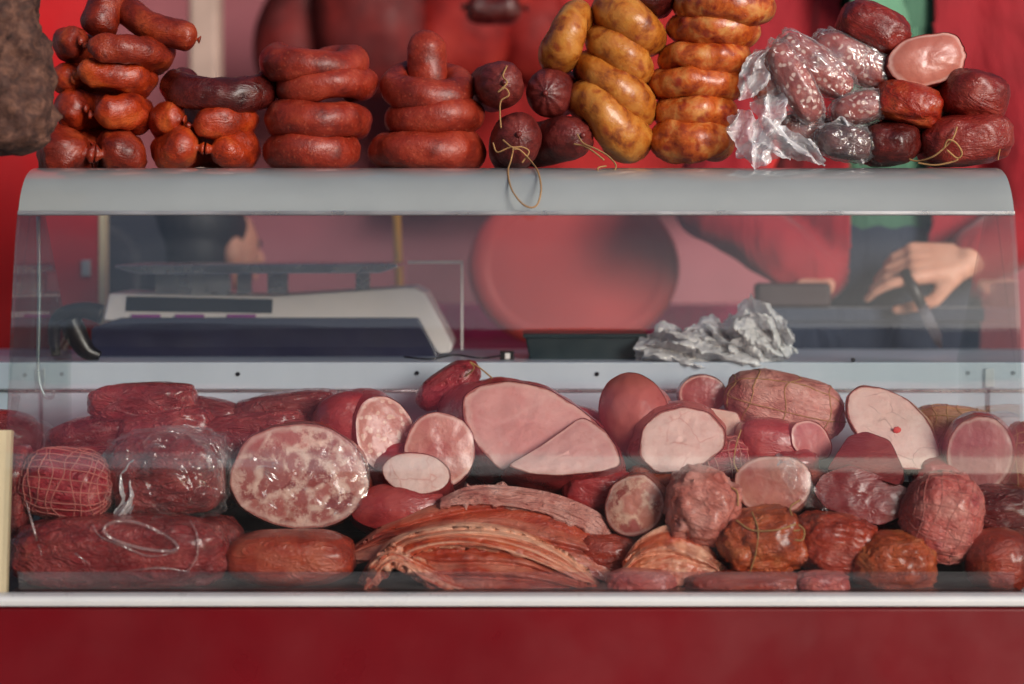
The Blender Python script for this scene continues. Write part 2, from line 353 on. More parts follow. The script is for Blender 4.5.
M['hamback'] = meat('hanging ham skin', [srgb(60, 8, 10), srgb(96, 18, 20), srgb(130, 34, 30)], 8, .7, .5, 40, 0)
M['concrete'] = plain('street paving', (.34, .32, .31, 1), .85, 0, 0, .15, 2, .4, 30)
M['board'] = plain('stall floor boards', (.12, .09, .07, 1), .7, 0, 0, .2, 3)
M['stucco'] = plain('pale stucco', (.62, .56, .55, 1), .9, 0, 0, .08, 1.2)
M['roof'] = plain('deep red fascia', (.06, .012, .014, 1), .8)
def sheer(name, c):
    b = NB(name); v = b.coords(scale=(.4, 1, 2)); n = b.noise(v, 2.5, 3, .5)
    tl = b.add('ShaderNodeBsdfTranslucent'); b.link(b.ramp(n, [(.35, tuple(x * .6 for x in c)), (.65, c)]), tl.inputs['Color'])
    df = b.add('ShaderNodeBsdfDiffuse'); df.inputs['Color'].default_value = (*c, 1)
    m = b.add('ShaderNodeMixShader'); m.inputs[0].default_value = .25; b.link(tl.outputs[0], m.inputs[1]); b.link(df.outputs[0], m.inputs[2]); b.link(m.outputs[0], b.out.inputs['Surface']); return b.m
M['reflect_banner'] = sheer('sheer pink banner', (.95, .44, .56))
M['shop'] = plain('dark shopfront', (.035, .02, .02, 1), .5)
M['window'] = plain('dark window', (.03, .03, .035, 1), .1)

# ---------------------------------------------------------------- geometry helpers
def tag(o, label=None, cat=None, group=None, kind=None):
    if label: o['label'] = label
    if cat: o['category'] = cat
    if group: o['group'] = group
    if kind: o['kind'] = kind
    return o

def empty(name, loc, rot=(0, 0, 0)):
    o = bpy.data.objects.new(name, None); C.objects.link(o); o.location = loc; o.rotation_euler = rot
    o.empty_display_size = .05
    return o

def mk(name, V, Fc, mat, parent=None, loc=(0, 0, 0), rot=(0, 0, 0), smooth=True, uv=None):
    me = bpy.data.meshes.new(name); me.from_pydata([tuple(v) for v in V], [], [tuple(int(i) for i in f) for f in Fc])
    if smooth: me.shade_smooth() if hasattr(me, 'shade_smooth') else None
    if uv is not None:
        ul = me.uv_layers.new(name='UVMap')
        li = np.zeros(len(me.loops), dtype=np.int32); me.loops.foreach_get('vertex_index', li)
        ul.data.foreach_set('uv', np.asarray(uv, dtype=np.float32)[li].ravel())
    me.materials.append(mat); me.update()
    o = bpy.data.objects.new(name, me); C.objects.link(o); o.location = loc; o.rotation_euler = rot
    if parent: o.parent = parent
    return o

def fnoise(V, freq, seed, octv=3):
    s = Vector((seed * 7.31, seed * 3.17, seed * 5.77))
    return np.array([noise.fractal(Vector(v) * freq + s, 1.0, 2.0, octv) for v in V])

def sweep(path, radii, seg=24, sq=(1, 1), closed=False, up=(0, 0, 1), section=None):
    """tube along a path with a radius per point; rounded shut at both ends unless closed"""
    p = np.asarray([tuple(v) for v in path], float); n = len(p)
    r = np.asarray(radii, float) if np.ndim(radii) else np.full(n, float(radii))
    if closed: t = np.roll(p, -1, 0) - np.roll(p, 1, 0)
    else: t = np.gradient(p, axis=0)
    t /= np.linalg.norm(t, axis=1)[:, None] + 1e-12
    u = np.array(up, float)
    if abs(np.dot(u, t[0])) > .95: u = np.array((0, 1., 0)) if abs(t[0][1]) < .9 else np.array((1., 0, 0))
    N = np.zeros_like(p); B = np.zeros_like(p)
    b0 = u - np.dot(u, t[0]) * t[0]; b0 /= np.linalg.norm(b0)
    for i in range(n):
        b0 = b0 - np.dot(b0, t[i]) * t[i]; b0 /= np.linalg.norm(b0)
        B[i] = b0; N[i] = np.cross(t[i], b0)
    th = np.linspace(0, 2 * np.pi, seg, endpoint=False)
    c, s = np.cos(th), np.sin(th)
    if section is not None: c, s = section(th)
    V = p[:, None, :] + r[:, None, None] * (sq[0] * c[None, :, None] * N[:, None, :] + sq[1] * s[None, :, None] * B[:, None, :])
    cen = np.repeat(p, seg, 0)
    V = V.reshape(-1, 3)
    L = np.concatenate([[0], np.cumsum(np.linalg.norm(np.diff(p, axis=0), axis=1))])
    uv = np.stack([np.repeat(L * 10, seg), np.tile(np.abs(th / np.pi - 1), n)], 1)
    Fc = []
    m = n if closed else n - 1
    for i in range(m):
        a, bb = i * seg, ((i + 1) % n) * seg
        for j in range(seg):
            k = (j + 1) % seg
            Fc.append((a + j, a + k, bb + k, bb + j))
    if not closed:
        V = np.vstack([V, p[0], p[-1]]); cen = np.vstack([cen, p[1], p[-2]]); uv = np.vstack([uv, [0, .5], [L[-1] * 10, .5]])
        i0, i1 = len(V) - 2, len(V) - 1
        for j in range(seg):
            k = (j + 1) % seg
            Fc.append((i0, k, j)); e = (n - 1) * seg; Fc.append((i1, e + j, e + k))
    return V, Fc, uv, cen

def displace(V, cen, amp, freq, seed, octv=3):
    d = V - cen; l = np.linalg.norm(d, axis=1)[:, None] + 1e-9
    return V + d / l * (amp * fnoise(V, freq, seed, octv))[:, None]

def spline(pts, n):
    """smooth curve through points (Catmull-Rom)"""
    p = [np.array(tuple(q), float) for q in pts]
    p = [2 * p[0] - p[1]] + p + [2 * p[-1] - p[-2]]
    out = []; segs = len(p) - 3
    for i in range(n):
        x = i / (n - 1) * segs; k = min(int(x), segs - 1); t = x - k
        a, b, c, d = p[k:k + 4]
        out.append(.5 * ((2 * b) + (-a + c) * t + (2 * a - 5 * b + 4 * c - d) * t * t + (-a + 3 * b - 3 * c + d) * t ** 3))
    return np.array(out)

def merge(parts):
    VV, FF, UU, off = [], [], [], 0
    for q in parts:
        V, Fc = q[0], q[1]
        VV.append(np.asarray(V)); FF += [tuple(i + off for i in f) for f in Fc]
        UU.append(q[2] if len(q) > 2 else np.zeros((len(V), 2))); off += len(V)
    return np.vstack(VV), FF, np.vstack(UU)

def box(x0, x1, y0, y1, z0, z1):
    V = [(x0, y0, z0), (x1, y0, z0), (x1, y1, z0), (x0, y1, z0), (x0, y0, z1), (x1, y0, z1), (x1, y1, z1), (x0, y1, z1)]
    return np.array(V, float), [(0, 3, 2, 1), (4, 5, 6, 7), (0, 1, 5, 4), (1, 2, 6, 5), (2, 3, 7, 6), (3, 0, 4, 7)]

def bevelled(name, V, Fc, mat, bev=.004, parent=None, loc=(0, 0, 0), rot=(0, 0, 0)):
    o = mk(name, V, Fc, mat, parent, loc, rot, smooth=True)
    b = o.modifiers.new('bevel', 'BEVEL'); b.width = bev; b.segments = 2; b.limit_method = 'ANGLE'; b.harden_normals = True
    return o

def prism(poly, y0, y1):
    """outline in (x, z) pushed from y0 to y1"""
    n = len(poly)
    V = [(x, y0, z) for x, z in poly] + [(x, y1, z) for x, z in poly]
    a = sum(poly[i][0] * poly[(i + 1) % n][1] - poly[(i + 1) % n][0] * poly[i][1] for i in range(n))
    Fc = [tuple(range(n)), tuple(range(2 * n - 1, n - 1, -1))] + [((i + 1) % n, i, n + i, n + (i + 1) % n) for i in range(n)]
    if a < 0: Fc = [tuple(reversed(f)) for f in Fc]
    return np.array(V, float), Fc

ICO = {}
def ico(sub):
    if sub not in ICO:
        bm = bmesh.new(); bmesh.ops.create_icosphere(bm, subdivisions=sub, radius=1)
        ICO[sub] = (np.array([v.co[:] for v in bm.verts]), [[v.index for v in f.verts] for f in bm.faces]); bm.free()
    return ICO[sub]

def blobshape(D, half, e=1.0, amp=.08, freq=2.0, seed=0, lump=None):
    D = np.asarray(D, float)
    Q = np.sign(D) * np.abs(D) ** e
    k = 1 + amp * fnoise(D, freq, seed, 4)
    if lump: k = k + lump[0] * np.abs(fnoise(D, lump[1], seed + 9, 3))
    return Q * np.asarray(half)[None, :] * k[:, None]

def blob(name, px, py, d, w, h, dep, mat, seed=0, e=.85, amp=.08, freq=1.8, rot=(0, 0, 0), sub=5, lump=None, parent=None, grow=1.0):
    """a lump of meat w x h pixels large at distance d, dep metres deep"""
    D, Fc = ico(sub)
    half = (S(w, d) / 2 * grow, dep / 2 * grow, S(h, d) / 2 * grow)
    V = blobshape(D, half, e, amp, freq, seed, lump)
    o = mk(name, V, Fc, mat, parent, (P(px, py, d) - parent.location) if parent else P(px, py, d), (0, 0, 0) if parent else tuple(R(a) for a in rot))
    return o

def blob_thing(name, px, py, d, w, h, dep, mat, rot=(0, 0, 0), part='flesh', **kw):
    t = empty(name, P(px, py, d), tuple(R(a) for a in rot))
    blob(part, px, py, d, w, h, dep, mat, parent=t, **kw)
    return t

def netting(parent, w, h, d, dep, seed, e, amp, freq, lump=None, mat=None, rings=7, longs=8, r=.0013, axis=0, grow=1.004):
    half = (S(w, d) / 2 * grow, dep / 2 * grow, S(h, d) / 2 * grow)
    t = np.linspace(0, 2 * np.pi, 60, endpoint=False); parts = []
    def order(a, b, c): return np.stack([a, b, c] if axis == 0 else ([c, a, b] if axis == 1 else [b, c, a]), 1)
    rnd = random.Random(seed)
    for k in range(rings):
        a = np.pi * (k + .8) / (rings + .6) + .06 * np.sin(2 * t + rnd.random() * 6) + .04 * np.sin(5 * t + rnd.random() * 6)
        pts = blobshape(order(np.cos(a), np.sin(a) * np.cos(t), np.sin(a) * np.sin(t)), half, e, amp, freq, seed, lump)
        parts.append(sweep(pts, r, 6, closed=True)[:3])
    for k in range(longs):
        ph = np.pi * (k + rnd.random() * .3) / longs
        pts = blobshape(order(np.cos(t), np.sin(t) * np.cos(ph), np.sin(t) * np.sin(ph)), half, e, amp, freq, seed, lump)
        parts.append(sweep(pts, r, 6, closed=True)[:3])
    V, Fc, uv = merge(parts)
    return mk('netting', V, Fc, mat or M['net'], parent)

def wrapper(parent, w, h, d, dep, seed, e, amp, freq, grow=1.05, crump=.06, mat=None, name='plastic_wrap', sub=5):
    D, Fc = ico(sub)
    half = (S(w, d) / 2 * grow, dep / 2 * grow, S(h, d) / 2 * grow)
    V = blobshape(D, half, e, amp, freq, seed)
    V = V * (1 + crump * (np.abs(fnoise(D, 3.2, seed + 3, 2)) - .15))[:, None]
    return mk(name, V, Fc, mat or M['film'], parent)

def log(name, px, py, d, w, h, L, facemat, rindmat, pitch=0, yaw=0, roll=0, seed=0, irr=.05, dome=.004, bulge=1.04, endr=.5, kink=0, rind='rind', e=1.0):
    """a cut sausage or ham: flat cut end towards -Y at the given pixel, body going back L metres.  pitch > 0 turns the cut upward, yaw > 0 turns it to the right"""
    t = empty(name, P(px, py, d), (R(-pitch), R(roll), R(yaw)))
    a, b = S(w, d) / 2, S(h, d) / 2
    seg = 56; th = np.linspace(0, 2 * np.pi, seg, endpoint=False)
    rho = 1 + irr * np.array([noise.fractal(Vector((math.cos(x) * 1.3, math.sin(x) * 1.3, seed * 3.3)), 1, 2, 4) for x in th])
    cx, sx = np.sign(np.cos(th)) * np.abs(np.cos(th)) ** e, np.sign(np.sin(th)) * np.abs(np.sin(th)) ** e
    def ring(y, s): return np.stack([a * rho * cx * s, np.full(seg, y), b * rho * sx * s], 1)
    V = []; ys = []
    n = 26
    for i in range(n):
        u = i / (n - 1)
        y = -.0015 + L * u
        s = 1 + (bulge - 1) * math.sin(min(1, u * 2.2) * math.pi / 2)
        er = endr
        if u > 1 - er:
            q = (u - (1 - er)) / er; s *= math.sqrt(max(0.0, 1 - q ** 2.2))
        rg = ring(y, max(s, .02)); rg[:, 2] -= kink * u * u
        V.append(rg)
    V = np.vstack(V); cen = np.stack([np.zeros(len(V)), V[:, 1], np.zeros(len(V))], 1)
    fade = np.clip(V[:, 1] / .02, 0, 1)
    V = V + ((V - cen) / (np.linalg.norm(V - cen, axis=1)[:, None] + 1e-9)) * (fade * min(a, b) * .06 * fnoise(V, 22, seed, 4))[:, None]
    Fc = [(i * seg + j, i * seg + (j + 1) % seg, (i + 1) * seg + (j + 1) % seg, (i + 1) * seg + j) for i in range(n - 1) for j in range(seg)]
    uv = np.stack([V[:, 1] * 10, np.tile(np.abs(th / np.pi - 1), n)], 1)
    mk(rind, V, Fc, rindmat, t, uv=uv)
    nr = 16; W = [np.array([[0, -dome, 0]])]
    for k in range(1, nr + 1):
        q = k / nr; rg = ring(-dome * (1 - q ** 2.5), q * .992); W.append(rg)
    W = np.vstack(W)
    W[:, 1] += .0014 * fnoise(W, 45, seed + 4, 4) * np.where(np.arange(len(W)) > len(W) - seg - 1, 0, 1)
    G = [(0, 1 + j, 1 + (j + 1) % seg) for j in range(seg)]
    for k in range(nr - 1):
        o = 1 + k * seg
        G += [(o + j, o + seg + j, o + seg + (j + 1) % seg, o + (j + 1) % seg) for j in range(seg)]
    mk('cut_face', W, G, facemat, t, uv=np.array([(0, 0)] + [(k / nr, j / seg) for k in range(1, nr + 1) for j in range(seg)]))
    return t

def radii_tied(n, r, L, nub=True, e=.95, blunt=.2):
    """radius along a sausage of length L with rounded, tied ends"""
    s = np.concatenate([np.linspace(0, .12, 14) ** 1.0, np.linspace(.13, .87, n - 28), np.linspace(.88, 1, 14)])
    x = s * L; out = []
    for q in x:
        m = min(q, L - q)
        nl = .3 * r if nub else 0
        if m < nl: k = .2 + .1 * math.cos(m / nl * math.pi)
        else:
            z = min(1, (m - nl) / (e * r)); k = max(.16, math.sqrt(1 - (1 - z) ** 2))
        out.append(k * r)
    return s, np.array(out)

def ring_sausage(cx, cy, w, h, d, mat, label, name='sausage_ring', rx=0, ry=0, gap=None, gapw=6, dz=0, seed=0, cat='sausage', group=None, lump=.05, oval=1.0, oy=0, tip=0):
    """one ring of sausage; gap = direction of its tied ends (degrees, -90 faces the street)"""
    r = S(h * 1.05, d) / 2; Rr = S(w, d) / 2 - r
    dd = d + oy
    if gap is None: gap = 90
    L = 2 * math.pi * Rr * (360 - gapw) / 360
    s, rad = radii_tied(100, r, L)
    rad = rad * (1 - tip * np.clip(1 - s / .3, 0, 1)) * (1 + .10 * np.sin(s * 9 + seed))
    g = R(gap)
    a = g + R(gapw / 2) + s * R(360 - gapw)
    rr = Rr * (1 + .05 * np.sin(a * 2 + seed))
    path = np.stack([rr * np.cos(a), rr * np.sin(a) * oval, dz * (s - .5) + .06 * r * np.sin(a * 3 + seed * 2)], 1)
    V, Fc, uv, cen = sweep(path, rad, 28)
    V = displace(V, cen, r * lump * 2, 26, seed, 3)
    o = mk(name, V, Fc, mat, None, P(cx, cy, dd), (R(rx), R(ry), 0), uv=uv)
    tag(o, label, cat, group)
    return o

def link_sausage(pts, r, mat, label, name='sausage_link', seed=0, nub=True, cat='sausage', group=None, lump=.05, taper=None):
    c = P(*pts[len(pts) // 2]); W = [P(*q) - c for q in pts]
    pp = spline(W, 200); L = np.linalg.norm(np.diff(pp, axis=0), axis=1).sum()
    s, rad = radii_tied(80, r, L, nub)
    idx = np.clip(s * 199, 0, 199); path = np.stack([np.interp(idx, np.arange(200), pp[:, k]) for k in range(3)], 1)
    if taper: rad = rad * (taper[0] + (taper[1] - taper[0]) * s)
    V, Fc, uv, cen = sweep(path, rad, 28)
    V = displace(V, cen, r * lump * 2, 26, seed, 3)
    o = mk(name, V, Fc, mat, None, c, uv=uv)
    tag(o, label, cat, group)
    return o

def twine(parent, pts, r=.0013, name='twine', mat=None, n=60):
    """string through pixel points (px, py, d), child of parent (which is not rotated)"""
    W = [P(*q) - parent.location for q in pts]
    V, Fc, uv, _ = sweep(spline(W, n), r, 6)
    mi = Euler(parent.rotation_euler).to_matrix().inverted()
    V = np.array([mi @ Vector(v) for v in V])
    return mk(name, V, Fc, mat or M['twine'], parent, uv=uv)

def tied_end(px, py, d, w, h, L, mat, seed, rot=(0, 0, 0), label='', group=None):
    """a salami lying end-on: pleats run together into the tied tip"""
    t = empty('salami', P(px, py, d), tuple(R(a) for a in rot))
    a, b = S(w, d) / 2, S(h, d) / 2; n, seg = 46, 60
    th = np.linspace(0, 2 * np.pi, seg, endpoint=False); V = []
    for i in range(n):
        u = i / (n - 1); y = -a * .95 + u * (L + a * .95)
        q = min(1, (y + a * .95) / (a * 1.25)); s = max(.1, math.sqrt(1 - (1 - q) ** 2.0)) if u < .7 else 1
        e = (u - .72) / .28
        if e > 0: s = math.sqrt(max(0, 1 - e ** 2)) + .02
        pl = 1 + .07 * np.cos(11 * th + seed) * max(0, 1 - q * 1.15) + .03 * np.cos(5 * th + seed * 2) * max(0, 1 - q * .8)
        V.append(np.stack([a * s * pl * np.cos(th), np.full(seg, y), b * s * pl * np.sin(th)], 1))
    V = np.vstack(V); cen = V * np.array([0, 1, 0]); V = displace(V, cen, a * .06, 25, seed)
    Fc = [(i * seg + j, i * seg + (j + 1) % seg, (i + 1) * seg + (j + 1) % seg, (i + 1) * seg + j) for i in range(n - 1) for j in range(seg)]
    V = np.vstack([V, [[0, -a * .97, 0]]]); k = len(V) - 1
    Fc += [(k, (j + 1) % seg, j) for j in range(seg)]
    mk('casing', V, Fc, mat, t)
    nb = sweep([(0, -a * .9, 0), (0, -a * 1.02, 0), (.001, -a * 1.1, -.002)], [a * .09, a * .13, a * .06], 10)
    mk('tied_tip', nb[0], nb[1], mat, t)
    return tag(t, label, 'salami', group)

def ribbon(name, pts, widths, parent, mat, seed, amp=.01, wd=(1, 0, 0), nu=40, nv=22, freq=28):
    """crumpled strip of film through pixel points"""
    off = parent.location if parent else Vector((0, 0, 0))
    W = spline([P(*q) - off for q in pts], nu); ww = np.interp(np.linspace(0, 1, nu), np.linspace(0, 1, len(widths)), widths)
    wd = np.array(wd, float); V = []
    for i in range(nu):
        for j in range(nv):
            k = j / (nv - 1) - .5
            V.append(W[i] + wd * ww[i] * k + np.array([0, 1, 0]) * amp * 1.5 * math.sin(k * 9 + i * .25 + seed))
    V = np.array(V)
    n1 = fnoise(V, freq, seed); n2 = fnoise(V, freq, seed + 5); n3 = np.abs(fnoise(V, freq * 1.7, seed + 8))
    V += np.stack([n1 * amp, (n2 + n3) * amp * 1.4, (n3 - .3) * amp], 1)
    Fc = [(i * nv + j, i * nv + j + 1, (i + 1) * nv + j + 1, (i + 1) * nv + j) for i in range(nu - 1) for j in range(nv - 1)]
    return mk(name, V, Fc, mat, parent)

def capsules(parts, voxel, smooth=6):
    """tapered limbs grown together into one continuous skin; parts = (p0, r0, p1, r1) or ('e', centre, radii, rotation)"""
    bits = []
    for q in parts:
        if q[0] == 'e':
            D, Fc = ico(3); V = D * np.array(q[2])
            if len(q) > 3: m = np.array(Euler(tuple(R(a) for a in q[3])).to_matrix()); V = V @ m.T
            bits.append((V + np.array(tuple(q[1])), Fc))
        else:
            a, r0, b, r1 = q; a = np.array(tuple(a)); b = np.array(tuple(b)); t = (b - a); l = np.linalg.norm(t); t = t / l
            ang = np.linspace(-np.pi / 2, 0, 6); pts = []; rr = []
            for x in ang: pts.append(a + t * r0 * math.sin(x)); rr.append(max(1e-4, r0 * math.cos(x)))
            for x in -ang[::-1]: pts.append(b + t * r1 * math.sin(x)); rr.append(max(1e-4, r1 * math.cos(x)))
            V, Fc, uv, _ = sweep(pts, rr, 16); bits.append((V, Fc))
    V, Fc, _ = merge(bits)
    me = bpy.data.meshes.new('tmp'); me.from_pydata([tuple(v) for v in V], [], Fc)
    o = bpy.data.objects.new('tmp', me); C.objects.link(o)
    m = o.modifiers.new('r', 'REMESH'); m.mode = 'VOXEL'; m.voxel_size = voxel
    s = o.modifiers.new('s', 'SMOOTH'); s.iterations = smooth; s.factor = .5
    dg = bpy.context.evaluated_depsgraph_get(); ev = o.evaluated_get(dg); me2 = ev.to_mesh()
    V2 = np.array([v.co[:] for v in me2.vertices]); F2 = [tuple(p.vertices) for p in me2.polygons]
    ev.to_mesh_clear(); bpy.data.objects.remove(o); bpy.data.meshes.remove(me)
    return V2, F2

# ---------------------------------------------------------------- the place
V, Fc = box(-120, 120, -120, 120, -.3, 0)
tag(mk('ground', V, Fc, M['concrete'], smooth=False), kind='structure')
V, Fc = box(-3.2, 3.2, .62, 3.2, .004, .25)
tag(mk('stall_floor', V, Fc, M['board'], smooth=False), kind='structure')

# stall added across the lane, out of view, to shape the glass reflections
t = tag(empty('added_stall', (0, -6.8, 0)), 'added unseen dark stall across the lane with a deep red fascia, for the glass reflections', 'market stall')
V, Fc = box(-3.1, 3.1, -.6, .2, 0, 1.0); mk('counter', V, Fc, M['shop'], t, smooth=False)
V, Fc = box(-3.5, 3.5, -1.6, -1.5, 0, 2.62); mk('back_cloth', V, Fc, M['shop'], t, smooth=False)
V, Fc = box(-3.2, 3.2, .15, .25, 2.95, 3.42); mk('fascia', V, Fc, M['roof'], t, smooth=False)  # added to give the reflection its dark strip
V, Fc = box(-3.05, 3.05, .19, .195, 2.42, 2.95); mk('reflect_banner', V, Fc, M['reflect_banner'], t, smooth=False)  # translucent pink sheet added to tint the reflected haze over the meats
for k in range(2):
    x = -3.1 + 6.2 * k; V, Fc = box(x - .04, x + .04, .16, .24, 1.0, 2.95); mk('post', V, Fc, M['shop'], t, smooth=False)

# ---------------------------------------------------------------- display case
XL, XR = -.705, .717
case = tag(empty('display_case', (0, .2, 0)), 'long refrigerated meat counter with curved glass front and red base', 'display case')
def cpart(name, V, Fc, mat, smooth=False, bev=None):
    V = np.asarray(V) - np.array([0, .2, 0])
    if bev: return bevelled(name, V, Fc, mat, bev, case)
    return mk(name, V, Fc, mat, case, smooth=smooth)
def yz(d, z): return (d - CAMD, z)
def extrude_profile(prof, x0, x1, thick, nx=2):
    """sheet following a (y, z) profile, thick metres deep, from x0 to x1"""
    p = np.array(prof); t = np.gradient(p, axis=0); t /= np.linalg.norm(t, axis=1)[:, None]
    nrm = np.stack([t[:, 1], -t[:, 0]], 1)
    q = p + nrm * thick
    loop = np.vstack([p, q[::-1]]); n = len(loop); V = []
    for x in (x0, x1):
        V += [(x, a, b) for a, b in loop]
    m = len(p); Fc = [(i, (i + 1) % n, n + (i + 1) % n, n + i) for i in range(n)]
    for s in (0, n):
        for i in range(m - 1):
            f = (s + i, s + i + 1, s + n - 2 - i, s + n - 1 - i); Fc.append(f if s == n else tuple(reversed(f)))
    return np.array(V), Fc
def recalc(o):
    bm = bmesh.new(); bm.from_mesh(o.data); bmesh.ops.recalc_face_normals(bm, faces=bm.faces); bm.to_mesh(o.data); bm.free(); return o

band = spline([(d - CAMD, z, 0) for d, z in ((3.57, 1.2925), (3.50, 1.2925), (3.38, 1.2925), (3.305, 1.2905), (3.255, 1.278), (3.222, 1.254), (3.203, 1.225))], 48)[:, :2]
V, Fc = extrude_profile(band, XL, XR, -.008)
o = recalc(cpart('top_shelf', V, Fc, M['band'], smooth=True))
e = o.modifiers.new('es', 'EDGE_SPLIT'); e.split_angle = R(40)
gl = spline([(d - CAMD, z, 0) for d, z in ((3.2025, 1.222), (3.186, 1.17), (3.166, 1.08), (3.147, .98), (3.128, .87), (3.113, .77), (3.104, .699))], 40)[:, :2]
V, Fc = extrude_profile(gl, XL, XR, .005)
o = recalc(cpart('front_glass', V, Fc, M['glass'], smooth=True))
e = o.modifiers.new('es', 'EDGE_SPLIT'); e.split_angle = R(40)
V, Fc = box(XL, XR, 3.2005 - CAMD - .002, 3.2005 - CAMD + .004, 1.2215, 1.2275); cpart('shelf_lip', V, Fc, M['alu'], bev=.001)
# edge trims down both ends of the curved glass
full = np.vstack([band[14:], gl])
V, Fc = extrude_profile(gl[23:], XL - .013, XL + .006, -.016); recalc(cpart('glass_edge_trim', V - np.array([0, .004, 0]), Fc, M['cream'], smooth=False))
# side panes: from the curved front back to the ledge
for x in (XL - .004, XR - .004):
    prof = [(b - .0, z) for b, z in full[6:]] ; poly = [(y, z - .012) for y, z in prof] + [(.40, .69), (.40, .98), (.12, 1.285)]
    V, Fc = prism(poly, x, x + .005); V = np.stack([V[:, 1], V[:, 0] + .008, V[:, 2]], 1)
    recalc(cpart('side_pane', V, Fc, M['sideglass']))
# ledge behind
LD = 3.58; LY = LD - CAMD
V, Fc = box(-1.0, 1.0, LY, .78, .945, .989); cpart('back_ledge', V, Fc, M['ledge'], bev=.003)
V, Fc = box(-1.0, 1.0, LY + .006, LY + .03, .70, .943); cpart('back_wall', V, Fc, M['ledge'])
V, Fc = box(-1.0, 1.0, LY + .002, LY + .02, .9415, .946); cpart('ledge_groove', V, Fc, M['steel'])
def zat(py, d): return CAMZ - (py - HOR) * d / F
def xat(px, d): return (px - 512) * d / F
for px, py in ((25, 375), (62, 374), (238, 374), (417, 373), (597, 374), (780, 373), (968, 373), (1013, 373), (853, 360)):
    ang = np.linspace(0, 2 * np.pi, 14, endpoint=False); r = .0035
    x, z = xat(px, LD), zat(py, LD)
    V = np.array([(x + r * math.cos(a), LY + (.001 if k == 0 else -.002), z + r * (1 if k < 2 else .6) * math.sin(a)) for k in range(3) for a in ang])
    Fc = [(k * 14 + j, k * 14 + (j + 1) % 14, (k + 1) * 14 + (j + 1) % 14, (k + 1) * 14 + j) for k in range(2) for j in range(14)] + [tuple(28 + j for j in range(14))]
    recalc(cpart('screw', V, Fc, M['screw']))
for px in (41, 989):                      # joint straps where the end pieces meet the ledge
    x = xat(px, LD)
    V, Fc = box(x - .008, x + .008, LY - .006, LY + .0, zat(388, LD), zat(368, LD)); cpart('joint_clip', V, Fc, M['alu'], bev=.002)
    V, Fc = box(x - .0022, x + .0022, LY + .001, LY + .012, .72, zat(389, LD)); cpart('joint_seam', V, Fc, M['screw'])
# stepped display tray
steps = [(3.10, .700), (3.285, .700), (3.285, .740), (3.43, .740), (3.43, .815), (LD + .004, .815), (LD + .004, .60), (3.10, .60)]
V, Fc = prism([(d - CAMD, z) for d, z in steps], XL + .012, XR - .012); V = np.stack([V[:, 1], V[:, 0], V[:, 2]], 1)
recalc(cpart('display_tray', V, Fc, M['traydark']))
V, Fc = extrude_profile([(3.118 - CAMD, .7005), (3.116 - CAMD, .706), (3.113 - CAMD, .722), (3.108 - CAMD, .7235)], XL + .02, XR - .02, .003); recalc(cpart('clear_lip', V, Fc, M['lip']))
# white bottom rail and red base
prof = [(3.096, .7005), (3.075, .7010), (3.066, .699), (3.062, .694), (3.064, .686), (3.075, .684), (3.10, .684)]
V, Fc = prism([(d - CAMD, z) for d, z in prof], -.9, .9); V = np.stack([V[:, 1], V[:, 0], V[:, 2]], 1)
recalc(cpart('bottom_rail', V, Fc, M['rail'], bev=.002))
V, Fc = box(-.895, .895, 3.078 - CAMD, .40, .12, .683); cpart('red_base', V, Fc, M['redpanel'], bev=.006)
V, Fc = box(-.86, .86, -.05, .36, .0, .119); cpart('plinth', V, Fc, M['black'])
# metal rod with a hooked end on the left
W = [P(x, y, 3.5) - Vector((0, .2, 0)) for x, y in ((38, 216), (39, 260), (39, 320), (38, 366), (40, 385), (45, 396), (52, 397), (54, 390))]
V, Fc, uv, _ = sweep(spline(W, 60), .0032, 10); mk('hook_rod', V, Fc, M['alu'], case)

# ---------------------------------------------------------------- sausages on the shelf
D = 3.46
gA = 'paprika sausages stacked at the left end of the shelf'
ring_sausage(94, 154, 104, 50, 3.43, M['paprika_dark'], 'thickest paprika sausage at the bottom of the leftmost stack, sagging over the shelf edge', gap=-78, gapw=4, seed=1, group=gA, lump=.13, tip=.22)
ring_sausage(106, 112, 102, 38, 3.45, M['paprika'], 'orange paprika sausage with tied tip, second from the bottom of the leftmost stack', gap=-114, gapw=4, seed=2, dz=.008, group=gA, lump=.12, tip=.22)
ring_sausage(103, 78, 106, 35, 3.45, M['paprika'], 'orange paprika sausage mid stack, its tied tip near the crusted hanging meat', gap=-134, gapw=4, seed=3, ry=1, dz=-.006, group=gA, lump=.12, tip=.22)
ring_sausage(113, 50, 126, 33, 3.45, M['paprika_dark'], 'wide paprika sausage tilted to the right, second from the top of the leftmost stack', gap=-118, gapw=4, dz=.006, seed=4, ry=5, group=gA, lump=.12, tip=.22)
link_sausage([(94, 36, 3.43), (102, 15, 3.44), (112, -8, 3.46), (124, -34, 3.5)], S(19, 3.43), M['paprika_dark'], 'upright paprika sausage end leaning on top of the leftmost stack', seed=5, nub=False, group=gA)
link_sausage([(112, -12, 3.47), (126, 8, 3.46), (150, 26, 3.43), (178, 34, 3.42), (200, 40, 3.42)], S(15, 3.43), M['paprika_dark'], 'paprika sausage end poking out to the right on top of the leftmost stack', seed=6, group=gA)
gB = 'short stack of sausages next to the leftmost stack'
ring_sausage(208, 150, 106, 37, 3.45, M['paprika'], 'orange brown sausage whose ends meet, bottom of the short second stack', gap=-88, gapw=4, seed=7, group=gB, lump=.11, tip=.22)
ring_sausage(204, 122, 106, 35, 3.45, M['paprika'], 'orange brown sausage with drooping left end under the mahogany ring', gap=-112, gapw=4, seed=8, ry=-2, dz=.008, group=gB, lump=.12, tip=.22)
